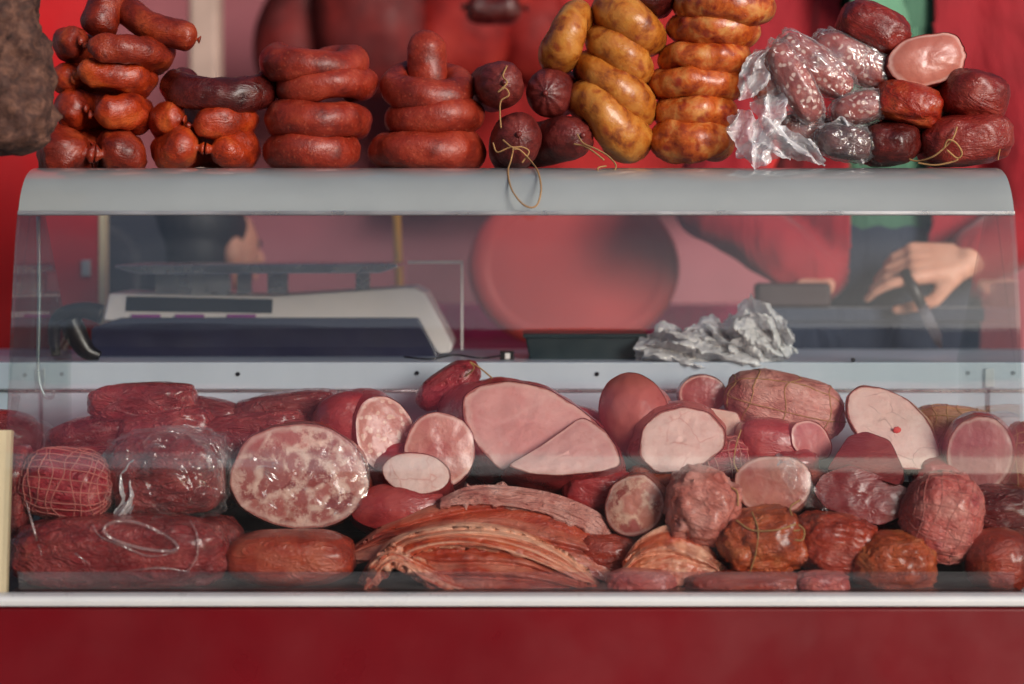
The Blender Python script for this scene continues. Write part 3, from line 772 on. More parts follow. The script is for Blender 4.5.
link_sausage([(262, 74, 3.44), (266, 88, 3.455), (248, 95, 3.42), (216, 95, 3.405), (186, 91, 3.42), (178, 86, 3.47), (200, 82, 3.52)], S(17.5, 3.43), M['mahogany'], 'dark mahogany bent sausage lying on top of the short second stack', seed=9, group=gB, lump=.07)
gC = 'brick red sausage rings in a stack of four'
ring_sausage(312, 151, 102, 35, 3.45, M['brick'], 'brick red sausage ring at the bottom of the stack of four', seed=10, group=gC)
ring_sausage(320, 121, 111, 36, 3.45, M['brick'], 'broadest brick red sausage ring, second from the bottom of the stack of four', seed=11, ry=0, group=gC)
ring_sausage(328, 86, 102, 32, 3.45, M['brick'], 'brick red sausage ring tilted up to the right in the stack of four', seed=12, ry=-6, group=gC)
ring_sausage(315, 64, 106, 33, 3.45, M['brick'], 'brick red sausage ring with curled end on top of the stack of four', gap=125, gapw=30, seed=13, ry=-1, rx=9, dz=-.012, group=gC)
gD = 'brick red sausage rings with an end standing in the top ring'
ring_sausage(426, 151, 114, 37, 3.45, M['brick'], 'thick brick red sausage ring lying on the shelf under the upright sausage end', seed=14, group=gD)
ring_sausage(433, 118, 101, 33, 3.45, M['brick'], 'brick red sausage ring in the middle of the stack with the upright end', seed=15, ry=-4, group=gD)
ring_sausage(428, 86, 98, 32, 3.45, M['brick'], 'brick red sausage ring with open middle holding the upright sausage end', seed=16, rx=24, ry=1, group=gD)
link_sausage([(432, 130, 3.46), (430, 100, 3.46), (427, 62, 3.46), (425, 30, 3.455)], S(20, 3.46), M['brick'], 'blunt brick red sausage end standing upright in a ring', seed=17, nub=False, group=gD, taper=(1.05, .95))
gE = 'dark tied salamis lying end on'
e1 = tied_end(501, 84, 3.40, 49, 48, .16, M['salami_skin'], 1, (0, 0, 8), 'dark salami end with hanging string, upper left of the four salamis', gE)
e2 = tied_end(549, 93, 3.42, 47, 50, .15, M['salami_skin'], 2, (4, 0, -10), 'dark salami end without string, next to the golden sausages', gE)
e3 = tied_end(517, 138, 3.39, 50, 56, .16, M['salami_skin'], 3, (-6, 0, 4), 'dark salami end whose long string loop hangs over the shelf edge', gE)
e4 = tied_end(570, 138, 3.41, 52, 46, .15, M['salami_skin'], 4, (-4, 0, 28), 'dark salami end with curled string at the bottom by the golden sausages', gE)
dd = 3.36
twine(e1, [(507, 66, 3.375), (503, 76, 3.355), (507, 83, 3.34), (498, 92, 3.338), (505, 88, 3.335), (509, 95, 3.335), (501, 101, 3.338), (500, 114, 3.34), (501, 128, 3.34)])
twine(e3, [(493, 143, 3.36), (497, 152, 3.345), (508, 148, 3.335), (513, 148, 3.33), (511, 160, 3.33), (508, 172, 3.27), (512, 190, 3.21), (524, 205, 3.18), (536, 206, 3.18), (541, 190, 3.20), (538, 172, 3.26), (530, 160, 3.325), (520, 150, 3.33), (514, 149, 3.33)], n=120)
twine(e3, [(503, 140, 3.35), (512, 147, 3.335), (522, 147, 3.335), (529, 152, 3.335), (522, 163, 3.335)])
twine(e4, [(577, 134, 3.365), (583, 143, 3.35), (596, 149, 3.335), (608, 156, 3.32), (616, 166, 3.30), (610, 174, 3.28), (600, 174, 3.28), (598, 168, 3.29), (606, 166, 3.30)], n=90)
twine(e4, [(574, 144, 3.36), (584, 146, 3.35), (594, 152, 3.335), (604, 160, 3.32)])
gF = 'golden sausage rings leaning in a fan'
ring_sausage(608, 120, 98, 42, 3.44, M['mustard'], 'lowest golden sausage ring of the leaning fan, touching the shelf', seed=20, ry=47, group=gF)
ring_sausage(614, 88, 98, 37, 3.455, M['mustard'], 'golden sausage ring second from the bottom of the leaning fan', seed=21, ry=42, group=gF)
ring_sausage(619, 54, 82, 37, 3.45, M['mustard'], 'small golden sausage ring in the middle of the leaning fan', seed=22, ry=42, group=gF)
ring_sausage(630, 25, 90, 38, 3.455, M['mustard'], 'golden sausage ring near the top of the leaning fan beside the brown one', seed=23, ry=36, group=gF)
ring_sausage(567, 36, 80, 36, 3.44, M['mustard'], 'dull golden sausage ring standing upright above the dark salamis', seed=24, ry=-66, group=gF)
ring_sausage(638, -6, 74, 34, 3.46, M['mahogany'], 'dark brown sausage ring above the golden fan, cut by the picture top', seed=25, ry=18, group=gF)
gG = 'amber mottled sausage rings in a tall stack'
for i, (cx, cy, ww, hh, lab) in enumerate((
        (693, 141, 87, 40, 'thickest amber mottled sausage ring at the bottom of the tall stack'),
        (697, 112, 84, 31, 'amber mottled sausage ring second from the bottom of the tall stack'),
        (696, 84, 93, 30, 'broad bright amber sausage ring, third from the bottom of the tall stack'),
        (704, 58, 90, 31, 'orange amber sausage ring, third from the top of the tall stack'),
        (712, 30, 92, 32, 'brownish amber sausage ring, second from the top of the tall stack'),
        (724, 7, 106, 35, 'largest brownish amber sausage ring on top of the tall stack'))):
    ring_sausage(cx, cy, ww, hh, 3.45, M['amber'], lab, seed=30 + i, ry=(1, 0, 0, -1, 1, 3)[i], group=gG, lump=.08)

# film wrapped sausages
gH = 'sausages wrapped in clear film on the shelf'
def wrapped(px, py, d, w, h, dep, roll, label, seed, mat='paprika_dark', extra=None):
    t = empty('wrapped_sausage', P(px, py, d), (0, R(roll), R(extra or 0)))
    blob('casing', px, py, d, w, h, dep, M[mat], seed=seed, e=.8, amp=.07, parent=t, sub=4)
    wrapper(t, w, h, d, dep, seed, .8, .07, 1.8, 1.09, .16, M['film_heavy'])
    return tag(t, label, 'sausage', gH)
h1 = wrapped(770, 77, 3.42, 42, 50, .07, -12, 'stubby film wrapped sausage showing its orange end beside the amber stack', 51, 'paprika')
h2 = wrapped(795, 82, 3.385, 88, 34, .055, 62, 'film wrapped sausage standing steeply behind the stubby one', 52, 'marbled')
h3 = wrapped(815, 66, 3.395, 88, 38, .06, 38, 'film wrapped sausage sloping down to the right in the middle of the pile', 53, 'marbled')
h4 = wrapped(852, 60, 3.41, 84, 40, .06, 27, 'clean pinkish film wrapped sausage on top of the pile, below the dark tied loin', 54, 'marbled')
h5 = wrapped(860, 108, 3.385, 58, 32, .07, -12, 'small film wrapped sausage with flaring film under the sloping ones', 55, 'marbled')
h6 = wrapped(846, 143, 3.37, 60, 34, .07, 10, 'film wrapped sausage at the shelf edge in front of the dark loins', 56, 'mahogany')
h7 = wrapped(806, 132, 3.43, 56, 36, .08, 6, 'red film wrapped sausage lying flat behind the crumpled plastic', 57)
ribbon('film_tail', [(768, 48, 3.39), (757, 60, 3.375), (752, 78, 3.37), (744, 92, 3.37)], [.02, .035, .05, .03], h1, M['film_bag'], 1, .006)
ribbon('film_tail', [(788, 40, 3.40), (800, 70, 3.385), (806, 95, 3.38), (812, 126, 3.385)], [.03, .04, .045, .06], h2, M['film_heavy'], 2, .007)
ribbon('film_tail', [(842, 80, 3.395), (848, 100, 3.38), (856, 112, 3.375), (872, 118, 3.37), (884, 112, 3.375)], [.02, .04, .045, .04, .02], h5, M['film_heavy'], 3, .007, wd=(.4, 0, 1))
ribbon('film_tail', [(818, 136, 3.37), (836, 130, 3.36), (852, 140, 3.36), (868, 156, 3.36)], [.02, .035, .035, .02], h6, M['film_bag'], 4, .006, wd=(.2, 0, 1))
pb = tag(empty('plastic_wrapper', P(768, 160, 3.36)), 'crumpled loose clear plastic hanging over the shelf edge beside the amber stack', 'plastic wrapper')
ribbon('film_sheet', [(768, 96, 3.37), (770, 112, 3.355), (764, 134, 3.34), (756, 150, 3.335), (774, 158, 3.34)], [.05, .045, .05, .06, .04], pb, M['film_bag'], 5, .009, wd=(.9, 0, .3))
ribbon('film_sheet', [(740, 112, 3.355), (744, 126, 3.34), (754, 146, 3.32), (762, 166, 3.29)], [.03, .05, .045, .03], pb, M['film_bag'], 6, .008, wd=(.9, 0, .35))
ribbon('film_sheet', [(762, 130, 3.34), (784, 142, 3.335), (806, 150, 3.34), (828, 162, 3.34)], [.05, .05, .03, .012], pb, M['film_bag'], 7, .008, wd=(.1, 0, 1))

gI = 'dry cured loins at the right end of the shelf'
i1 = tag(blob_thing('cured_loin', 873, 29, 3.43, 74, 46, .12, M['drycure'], (0, 24, 0), seed=61, e=.72, amp=.07), 'dark tied loin on top of the pile in front of the green scarf', 'cured meat', gI)
nb = sweep([P(857, 6, 3.42) - i1.location, P(858, -4, 3.42) - i1.location, P(861, -10, 3.42) - i1.location], [.006, .004, .006], 8)
i2 = tag(log('cured_loin', 928, 60, 3.38, 80, 53, .15, M['cured_pale'], M['drycure'], pitch=8, yaw=6, roll=-14, seed=62, irr=.1, dome=.014, e=.9), 'cut loin with its large pale oval face towards the street', 'cured meat', gI)
i3 = tag(blob_thing('cured_loin', 906, 105, 3.40, 70, 46, .14, M['drycure_orange'], (0, 14, 0), seed=63, e=.75, amp=.08), 'glossy orange red loin with netting marks in the middle of the pile', 'cured meat', gI)
i4 = tag(blob_thing('cured_loin', 969, 97, 3.41, 68, 54, .15, M['drycure'], (0, 16, 10), seed=64, e=.72, amp=.07), 'blunt red loin at the right edge lying above the tied one', 'cured meat', gI)
i5 = tag(blob_thing('cured_loin', 887, 144, 3.40, 64, 46, .14, M['mahogany'], (0, -4, 0), seed=65, e=.78, amp=.07), 'dark loin at the shelf edge between the film and the string bow', 'cured meat', gI)
i6 = tag(blob_thing('cured_loin', 964, 140, 3.395, 94, 54, .14, M['drycure'], (0, -7, 0), seed=66, e=.72, amp=.06), 'long red loin on the shelf corner, tied with a string bow', 'cured meat', gI)
twine(i6, [(903, 156, 3.355), (916, 161, 3.345), (932, 157, 3.325), (944, 148, 3.318), (953, 138, 3.314), (957, 127, 3.325)], .0014)
twine(i6, [(944, 148, 3.318), (948, 140, 3.31), (956, 143, 3.308), (962, 153, 3.308), (957, 158, 3.312), (947, 150, 3.31)], .0014)
twine(i6, [(918, 163, 3.335), (936, 165, 3.325), (955, 161, 3.32), (958, 158, 3.32)], .0014)
twine(i6, [(992, 120, 3.36), (1000, 140, 3.335), (998, 160, 3.345)], .0012)
twine(i3, [(886, 92, 3.37), (905, 92, 3.335), (926, 104, 3.34), (931, 122, 3.365)], .0011)

# hanging crusted meat on the left, in front of the shelf
t = tag(empty('hanging_salami', P(8, 60, 3.16)), 'large hanging meat with a grey brown herb crust at the upper left', 'cured meat')
pp = [P(-18, -110, 3.16), P(-10, -60, 3.16), P(-4, 0, 3.15), (P(4, 60, 3.15)), P(10, 110, 3.15), P(18, 140, 3.15), P(22, 156, 3.15)]
sp = spline([q - t.location for q in pp], 70); s = np.linspace(0, 1, 70)
rad = np.interp(s, [0, .2, .5, .75, .9, 1], [S(34, 3.15), S(38, 3.15), S(42, 3.15), S(48, 3.15), S(32, 3.15), S(4, 3.15)])
V, Fc, uv, cen = sweep(sp, rad, 48); V = displace(V, cen, .02, 22, 3, 5); V = displace(V, cen, .006, 90, 5, 3)
mk('crusted_meat', V, Fc, M['crust'], t, uv=uv)
V, Fc, uv, _ = sweep([P(-18, -108, 3.16) - t.location, P(-20, -300, 3.17) - t.location, P(-22, -900, 3.18) - t.location], .0025, 8); mk('hanging_string', V, Fc, M['twine'], t)

# ---------------------------------------------------------------- meats in the case
def T(o, label, cat='meat', group=None): return tag(o, label, cat, group)
gV = 'vacuum packed meats at the back left of the case'
T(blob('vacuum_sausage', 143, 401, 3.44, 110, 38, .09, M['vac_red'], 71, .7, .08, 1.6, (0, -3, 0)), 'wrinkled vacuum packed sausage lying across on top, back left', 'sausage', gV)
T(blob('vacuum_sausage', 92, 436, 3.45, 94, 42, .08, M['vac_dark'], 72, .75, .08, 1.6, (0, -12, 0)), 'dark vacuum packed sausage below the wrinkled one, by the hooked rod', 'sausage', gV)
T(blob('vacuum_sausage', 168, 431, 3.43, 104, 46, .09, M['vac_red'], 73, .75, .09, 1.8, (0, -8, 0)), 'vacuum packed sausage resting behind the plastic wrapped block', 'sausage', gV)
T(blob('vacuum_sausage', 216, 418, 3.47, 74, 40, .08, M['vac_dark'], 74, .75, .1, 1.8, (0, 12, 0)), 'short dark vacuum pack between the wrinkled sausage and flat packs', 'sausage', gV)
T(blob('vacuum_pack', 286, 406, 3.47, 104, 28, .1, M['vac_dark'], 75, .6, .1, 2, (0, -7, 0)), 'flat dark vacuum pack lying topmost behind the head cheese', 'meat', gV)
T(blob('vacuum_pack', 258, 428, 3.44, 118, 36, .1, M['vac_red'], 76, .65, .1, 2, (0, -6, 0)), 'lower flat vacuum pack directly behind the head cheese', 'meat', gV)
T(blob('vacuum_pack', 330, 425, 3.47, 70, 50, .1, M['vac_red'], 77, .65, .1, 2, (0, 10, 0)), 'vacuum pack wedged between the head cheese and the coarse salami', 'meat', gV)
T(log('coarse_salami', 386, 436, 3.345, 62, 84, .16, M['f_sal'], M['rind_red'], pitch=14, yaw=24, roll=-16, seed=78, irr=.05, bulge=1.25, endr=.6, kink=-.045), 'thick coarse salami with fat flecked cut end leaning left of the ham', 'salami')
T(blob('salami_chunk', 352, 432, 3.40, 74, 84, .12, M['rind_red'], 79, .8, .06, 1.5, (0, -30, 0)), 'dark red salami piece behind the coarse cut salami', 'salami')
t = T(blob_thing('dry_sausage', 448, 385, 3.48, 72, 34, .06, M['netpink'], (0, -32, 0), seed=80, e=.8, amp=.08, sub=4), 'thin crinkled red sausage with tied tip behind the big ham', 'sausage')
twine(t, [(466, 376, 3.45), (474, 368, 3.44), (470, 362, 3.44), (480, 368, 3.44), (492, 378, 3.44)], .0012)
# the big ham with two cut planes
t = T(empty('cooked_ham', P(535, 440, 3.36)), 'largest pale pink cooked ham with two cut faces in the middle of the case', 'ham')
def P_l(o, px, py, d): return np.array(P(px, py, d) - o.location)
def ham_outline(pts, n=60):
    q = np.array(pts, float); q = np.vstack([q, q[:1]]); L = np.concatenate([[0], np.cumsum(np.linalg.norm(np.diff(q, axis=0), axis=1))])
    return np.stack([np.interp(np.linspace(0, L[-1], n, endpoint=False), L, q[:, k]) for k in range(2)], 1)
def smooth_loop(q, it=2):
    for _ in range(it): q = (np.roll(q, 1, 0) + 2 * q + np.roll(q, -1, 0)) / 4
    return q
def slab(parent, outline, dfun, thick, facemat, rindmat, back=(0, 0), names=('cut_face', 'rind'), grow=1.0, dome=.003, seed=0, taper=.7, lip=.9):
    """a cut piece given by its face outline (pixels), the distance of each face point, and how far its body goes back"""
    q = smooth_loop(ham_outline(outline, 72), 2); n = len(q); c = q.mean(0)
    rings = []; nr = 14; Vf = [P_l(parent, c[0], c[1], dfun(*c))]
    for k in range(1, nr + 1):
        f = k / nr; z = c + (q - c) * f * .985
        Vf += [P_l(parent, a, b, dfun(a, b) - dome * (1 - f ** 2)) for a, b in z]
    Vf = np.array(Vf); Vf[1:-n, 1] += .003 * fnoise(Vf[1:-n], 30, seed, 4)
    G = [(0, 1 + j, 1 + (j + 1) % n) for j in range(n)]
    for k in range(nr - 1):
        o = 1 + k * n; G += [(o + j, o + n + j, o + n + (j + 1) % n, o + (j + 1) % n) for j in range(n)]
    recalc(mk(names[0], Vf, G, facemat, parent, uv=np.array([(0, 0)] + [(k / nr, j / n) for k in range(1, nr + 1) for j in range(n)])))
    V = []; m = 16
    for i in range(m):
        u = i / (m - 1); s = (1 + (grow - 1) * math.sin(min(1, u * 2) * math.pi / 2)) * (1 if u < taper else math.sqrt(max(0.0004, 1 - ((u - taper) / (1 - taper)) ** 2.2)))
        z = c + np.array(back) * u + (q - c) * s
        V += [P_l(parent, a, b, dfun(*(c + (np.array([a, b]) - c - np.array(back) * u) / max(s, .05) * min(1, s))) + .0015 + thick * u) for a, b in z]
    V = np.array(V); cc = np.repeat(V.reshape(m, n, 3).mean(1), n, 0)
    fade = np.repeat(np.clip(np.linspace(0, 1, m) * 6, 0, 1), n)
    dr = V - cc; V = V + dr / (np.linalg.norm(dr, axis=1)[:, None] + 1e-9) * (fade * .004 * fnoise(V, 25, seed + 2, 4))[:, None]
    Fb = [(i * n + j, i * n + (j + 1) % n, (i + 1) * n + (j + 1) % n, (i + 1) * n + j) for i in range(m - 1) for j in range(n)] + [tuple((m - 1) * n + j for j in range(n))]
    recalc(mk(names[1], V, Fb, rindmat, parent))
slab(t, [(462, 396), (478, 385), (510, 380), (548, 388), (580, 408), (604, 428), (560, 448), (512, 468), (503, 474), (478, 448), (462, 418)],
     lambda x, y: 3.40 - (y - 380) * .0012, .13, M['f_ham'], M['rind_red'], back=(-20, 8), grow=1.17, seed=81)
slab(t, [(506, 466), (540, 446), (582, 416), (604, 428), (618, 448), (622, 466), (600, 472), (560, 476), (530, 474)],
     lambda x, y: 3.345 - (y - 416) * .0016, .10, M['f_ham'], M['rind_red'], back=(-2, 24), grow=1.10, seed=82, names=('cut_face', 'lower_rind'), taper=.6)
blob('rind_side', 524, 452, 3.45, 196, 104, .10, M['rind_red'], 83, .75, .05, 1.3, parent=t)
T(log('cut_ham', 440, 450, 3.325, 72, 76, .12, M['f_mott'], M['rind_red'], pitch=10, yaw=4, seed=84, irr=.05), 'round ham with marbled pale face between the salami and the big ham', 'ham')
T(log('white_sausage', 416, 473, 3.27, 70, 44, .14, M['f_white'], M['rind_red'], pitch=32, yaw=-8, roll=8, seed=85, irr=.03, bulge=1.04, endr=.3), 'sausage with smooth creamy white cut face in front of the marbled ham', 'sausage')
T(log('cut_block', 400, 507, 3.26, 100, 50, .10, M['rind_red'], M['rind_red'], pitch=20, seed=86, irr=.06, dome=.02), 'dark red meat piece under the white faced sausage', 'meat')
t = T(log('head_cheese', 299, 476, 3.255, 141, 106, .13, M['f_head'], M['smoked_red'], pitch=6, yaw=2, roll=4, seed=87, irr=.05, dome=.007, bulge=1.03), 'big round head cheese with chunky marbled cut face', 'head cheese')
def sheet_disc(parent, w, h, d, y0, seed, mat, name):
    n, m = 48, 18; V = [[0, y0, 0]]
    for k in range(1, m + 1):
        q = k / m
        for j in range(n):
            a = 2 * np.pi * j / n
            V.append([S(w, d) / 2 * q * math.cos(a), y0 + .012 * q ** 6, S(h, d) / 2 * q * math.sin(a)])
    V = np.array(V); V[:, 1] += -.004 * np.abs(fnoise(V, 40, seed, 4))
    Fc = [(0, 1 + j, 1 + (j + 1) % n) for j in range(n)] + [(1 + k * n + j, 1 + (k + 1) * n + j, 1 + (k + 1) * n + (j + 1) % n, 1 + k * n + (j + 1) % n) for k in range(m - 1) for j in range(n)]
    return mk(name, V, Fc, mat, parent)
sheet_disc(t, 143, 108, 3.25, -.012, 5, M['film'], 'plastic_wrap')
t = empty('wrapped_block', P(169, 474, 3.25)); T(t, 'boxy meat block in shiny clear plastic beside the head cheese', 'meat')
blob('flesh', 169, 474, 3.25, 112, 80, .12, M['vac_red'], 88, .55, .05, 1.5, parent=t); wrapper(t, 114, 84, 3.25, .122, 88, .55, .05, 1.5, 1.05, .16, M['film'])
ribbon('film_fold', [(146, 442, 3.21), (134, 458, 3.20), (126, 478, 3.195), (128, 500, 3.19), (122, 520, 3.19)], [.02, .022, .02, .018, .03], t, M['film_bag'], 9, .005)
ribbon('film_fold', [(140, 450, 3.20), (160, 438, 3.205), (186, 438, 3.205), (212, 450, 3.205), (224, 462, 3.21)], [.012, .03, .034, .03, .012], t, M['film_heavy'], 12, .006, wd=(.2, 0, 1))
t = blob_thing('netted_roast', 68, 484, 3.23, 96, 72, .12, M['netpink'], (0, 6, 0), seed=89, e=.8, amp=.08); T(t, 'bright pink roast in elastic netting at the left end of the case', 'meat')
netting(t, 96, 72, 3.23, .12, 89, .8, .08, 1.8, rings=15, longs=12, r=.0009)
T(blob('vacuum_sausage', 8, 440, 3.38, 64, 60, .1, M['vac_red'], 90, .8, .06, 1.5, (0, 10, 0)), 'purplish sausage end cut off by the left picture edge', 'sausage')
T(blob('vacuum_pack', 14, 492, 3.24, 40, 90, .1, M['vac_red'], 91, .7, .1, 1.5, (0, 4, 0)), 'shiny vacuum pack squeezed against the left end trim', 'meat')
t = blob_thing('smoked_ham', 122, 552, 3.185, 214, 74, .13, M['vac_red'], (0, 0, 0), seed=92, e=.6, amp=.06, lump=(.05, 3.0)); T(t, 'wide vacuum packed dark red ham lying at the front left', 'ham')
th = np.linspace(0, 2 * np.pi, 60, endpoint=False)
ring = np.array([P(141 + 36 * math.cos(a) + 4 * math.sin(2 * a), 536 + 12 * math.sin(a) + 9 * math.cos(a), 3.119 - .004 * math.sin(a)) - t.location for a in th]); V, Fc, uv, _ = sweep(ring, .0018, 8, closed=True, sq=(1, 1.6)); mk('film_fold', V, Fc, M['film_seam'], t)
for k, pts in enumerate(([(92, 524, 3.13), (100, 536, 3.12), (120, 545, 3.118), (150, 556, 3.116), (178, 552, 3.118)], [(190, 520, 3.14), (197, 535, 3.125), (197, 556, 3.118), (188, 572, 3.118)], [(60, 535, 3.135), (74, 552, 3.122), (92, 566, 3.118)], [(120, 572, 3.118), (160, 568, 3.117), (190, 572, 3.12)], [(26, 500, 3.14), (34, 530, 3.13), (42, 556, 3.125)])):
    V, Fc, uv, _ = sweep(spline([P(*q) - t.location for q in pts], 40), np.interp(np.linspace(0, 1, 40), [0, .5, 1], [.0005, .0020, .0005]), 8); mk('film_fold', V, Fc, M['film_seam'], t)
T(blob('smoked_ham', 291, 558, 3.19, 132, 56, .12, M['smoked_red'], 93, .75, .06, 1.5, (0, 0, 0)), 'rounded reddish smoked ham below the head cheese', 'ham')
T(blob('smoked_ham', 214, 550, 3.24, 60, 70, .12, M['vac_dark'], 94, .75, .08, 1.5, (0, 0, 0)), 'dark packed ham between the front ham and the smoked one', 'ham')

def arch(parent, name, pts, thick, depth, mat, seed, amp=.006):
    """a folded belly slab: wide flat section swept along pixel points"""
    W = spline([P(*q) - parent.location for q in pts], 70); s = np.linspace(0, 1, 70)
    th = np.linspace(0, 2 * np.pi, 36, endpoint=False)
    prof = np.minimum(1, np.minimum(s, 1 - s) * 9 + .25) * (1 + .18 * np.sin(s * 11 + seed))
    def sec(t): return np.sign(np.cos(t)) * np.abs(np.cos(t)) ** .6 * thick, np.sign(np.sin(t)) * np.abs(np.sin(t)) ** .6 * depth
    V, Fc, uv, cen = sweep(W, prof, 36, section=sec, up=(0, 1, 0))
    q = np.stack([uv[:, 0] * 1.6, uv[:, 1] * 6, np.zeros(len(uv))], 1)
    dr = V - cen; V = V + dr / (np.linalg.norm(dr, axis=1)[:, None] + 1e-9) * (amp * .9 * fnoise(q, 1.0, seed, 3))[:, None]
    V = displace(V, cen, amp * .6, 14, seed + 1, 3)
    return mk(name, V, Fc, mat, parent, uv=uv)
def belly(parent, name, upper, lower, d0, rise, mat, seed, folds=((.35, .012), (.68, .012)), ridge=.0016, back=.09, nu=110, nv=60):
    """wide flat slab of belly: front side between two pixel curves, top side running back"""
    U = spline([(a, b, 0) for a, b in upper], nu); Lo = spline([(a, b, 0) for a, b in lower], nu); V = []; uv = []
    for i in range(nu):
        u = i / (nu - 1); e = min(1, min(u, 1 - u) * 7) ** .6
        for j in range(nv):
            v = j / (nv - 1) * 1.45; q = min(v, 1.0); x, y = Lo[i][:2] + (U[i][:2] - Lo[i][:2]) * q
            d = d0 + rise * q ** 1.6
            wob = .06 * math.sin(u * 5 + seed)
            for k, (fv, amt) in enumerate(folds):
                z = q - fv - wob * (1 if k % 2 else -1) - .05 * math.sin(u * 9 + k * 2)
                d += amt * math.exp(-(z / .035) ** 2) * e - (amt * .7 * math.exp(-((z - .1) / .08) ** 2)) * e
            d -= ridge * noise.fractal(Vector((u * 3 + seed, q * 6, seed * 1.7)), 1, 2, 4) * e
            d -= .0016 * noise.fractal(Vector((u * 20, q * 9, seed)), 1, 2, 3) * e
            if v > 1: d += back * (v - 1) / .45; y += 8 * ((v - 1) / .45) ** 2
            V.append(np.array(P(x, y, d) - parent.location)); uv.append((u * 4, v * .62))
    Fc = [(i * nv + j, (i + 1) * nv + j, (i + 1) * nv + j + 1, i * nv + j + 1) for i in range(nu - 1) for j in range(nv - 1)]
    o = mk(name, V, Fc, mat, parent, uv=np.array(uv)); m = o.modifiers.new('t', 'SOLIDIFY'); m.thickness = .012; m.offset = -1
    return o
t = T(empty('bacon_slab', P(480, 575, 3.16)), 'folded slab of streaky smoked belly lying at the front under the big ham', 'bacon')
belly(t, 'outer_layer', [(356, 592), (366, 566), (396, 536), (450, 523), (506, 526), (556, 546), (602, 584)], [(358, 594), (384, 574), (414, 553), (456, 545), (506, 551), (556, 570), (601, 592)], 3.145, .035, M['bacon'], 95, ((.5, .004),))
belly(t, 'inner_layer', [(398, 556), (430, 549), (468, 544), (512, 550), (560, 570), (600, 590)], [(400, 562), (440, 592), (480, 596), (520, 596), (560, 596), (600, 596)], 3.128, .03, M['bacon_red'], 96, ((.35, .006), (.7, .006)), back=.05)
belly(t, 'torn_flap', [(372, 562), (392, 550), (420, 560), (452, 578), (486, 590)], [(362, 594), (392, 562), (424, 580), (452, 592), (486, 597)], 3.122, .012, M['bacon'], 97, (), .003, back=.03)
t = T(empty('bacon_slab', P(500, 540, 3.22)), 'darker smoked belly slab curving behind the folded one', 'bacon')
belly(t, 'outer_layer', [(352, 546), (392, 520), (450, 501), (520, 500), (584, 520), (622, 548), (634, 580)], [(352, 560), (392, 560), (450, 560), (520, 560), (566, 566), (600, 580), (612, 592)], 3.195, .05, M['bacon_red'], 99, ((.45, .006), (.8, .005)))
belly(t, 'fat_layer', [(440, 498), (470, 486), (510, 486), (556, 494), (598, 512), (612, 530)], [(440, 506), (480, 504), (520, 508), (560, 518), (596, 534), (611, 542)], 3.225, .02, M['roast'], 100, (), .003, back=.05)

# right half
T(log('pink_loaf', 634, 414, 3.385, 70, 88, .14, M['pinkloaf'], M['pinkloaf'], pitch=18, yaw=-10, roll=-22, seed=102, irr=.03, dome=.03, bulge=1.0), 'smooth pink rounded loaf standing behind the white cut ham', 'ham')
T(log('bologna', 703, 394, 3.46, 48, 38, .08, M['f_bolo'], M['rind_red'], pitch=4, seed=103, irr=.02), 'small round bologna with even pink face at the back', 'sausage')
t = T(empty('cut_ham', P(686, 440, 3.33)), 'cut ham with broad white fat face and folded skin', 'ham')
slab(t, [(638, 456), (642, 428), (658, 412), (684, 406), (710, 412), (726, 430), (725, 448), (708, 462), (684, 472), (656, 473)], lambda x, y: 3.335 - (y - 411) * .001, .1, M['f_white'], M['pinkloaf'], back=(-12, -5), grow=1.10, seed=104)
t = T(empty('fat_slab', P(722, 424, 3.41)), 'squarish slab of white back fat beside the bologna', 'meat')
slab(t, [(690, 416), (708, 407), (738, 412), (747, 432), (738, 446), (712, 448), (696, 440)], lambda x, y: 3.40 - (y - 407) * .001, .06, M['fat'], M['pinkloaf'], back=(0, 4), seed=107)
t = blob_thing('pork_roast', 784, 406, 3.45, 122, 66, .12, M['roast'], (0, 13, 0), seed=108, e=.8, amp=.08); T(t, 'large whitish crusted pork roast at the back', 'roast')
netting(t, 122, 66, 3.45, .12, 108, .8, .08, 1.8, rings=5, longs=3, r=.0009, mat=M['twine'])
t = T(log('red_salami', 811, 441, 3.34, 56, 40, .14, M['f_hampink'], M['rind_red'], pitch=10, yaw=34, roll=18, seed=109, irr=.05, bulge=1.05, endr=.35), 'smooth red salami with pink oval cut end facing right', 'salami')
T(blob('salami_chunk', 770, 446, 3.36, 74, 56, .09, M['rind_red'], 110, .75, .05, 1.5, (0, 8, 0)), 'dark red salami piece with a string round it beside the netted meat', 'salami')
t = blob_thing('netted_meat', 722, 462, 3.345, 58, 50, .09, M['netpink'], (0, -10, 0), seed=111, e=.8, amp=.12); T(t, 'small knotted red netted meat beside the white cut ham', 'meat')
netting(t, 58, 50, 3.345, .09, 111, .8, .12, 1.8, rings=8, longs=6, r=.0010)
T(log('smoked_roll', 634, 505, 3.23, 58, 62, .12, M['f_smoke'], M['smoked_pale'], pitch=10, yaw=-12, roll=18, seed=112, irr=.08, dome=.012, bulge=1.12), 'smoked roll with brown swirled cut end right of the bacon', 'smoked meat')
t = blob_thing('smoked_roll', 702, 506, 3.21, 72, 76, .12, M['smoked_pale'], (0, 12, 0), seed=113, e=.78, amp=.14, freq=1.6, lump=(.12, 2.6)); T(t, 'knobbly rosy smoked roll in the middle of the right half', 'smoked meat')
twine(t, [(729, 486, 3.17), (737, 492, 3.165), (738, 506, 3.16)], .0012)
t = T(log('wrapped_roll', 774, 484, 3.235, 76, 56, .12, M['f_mott'], M['smoked_pale'], pitch=12, yaw=-8, seed=114, irr=.08, dome=.008, e=.8), 'pink pressed roll half covered by clear plastic', 'meat')
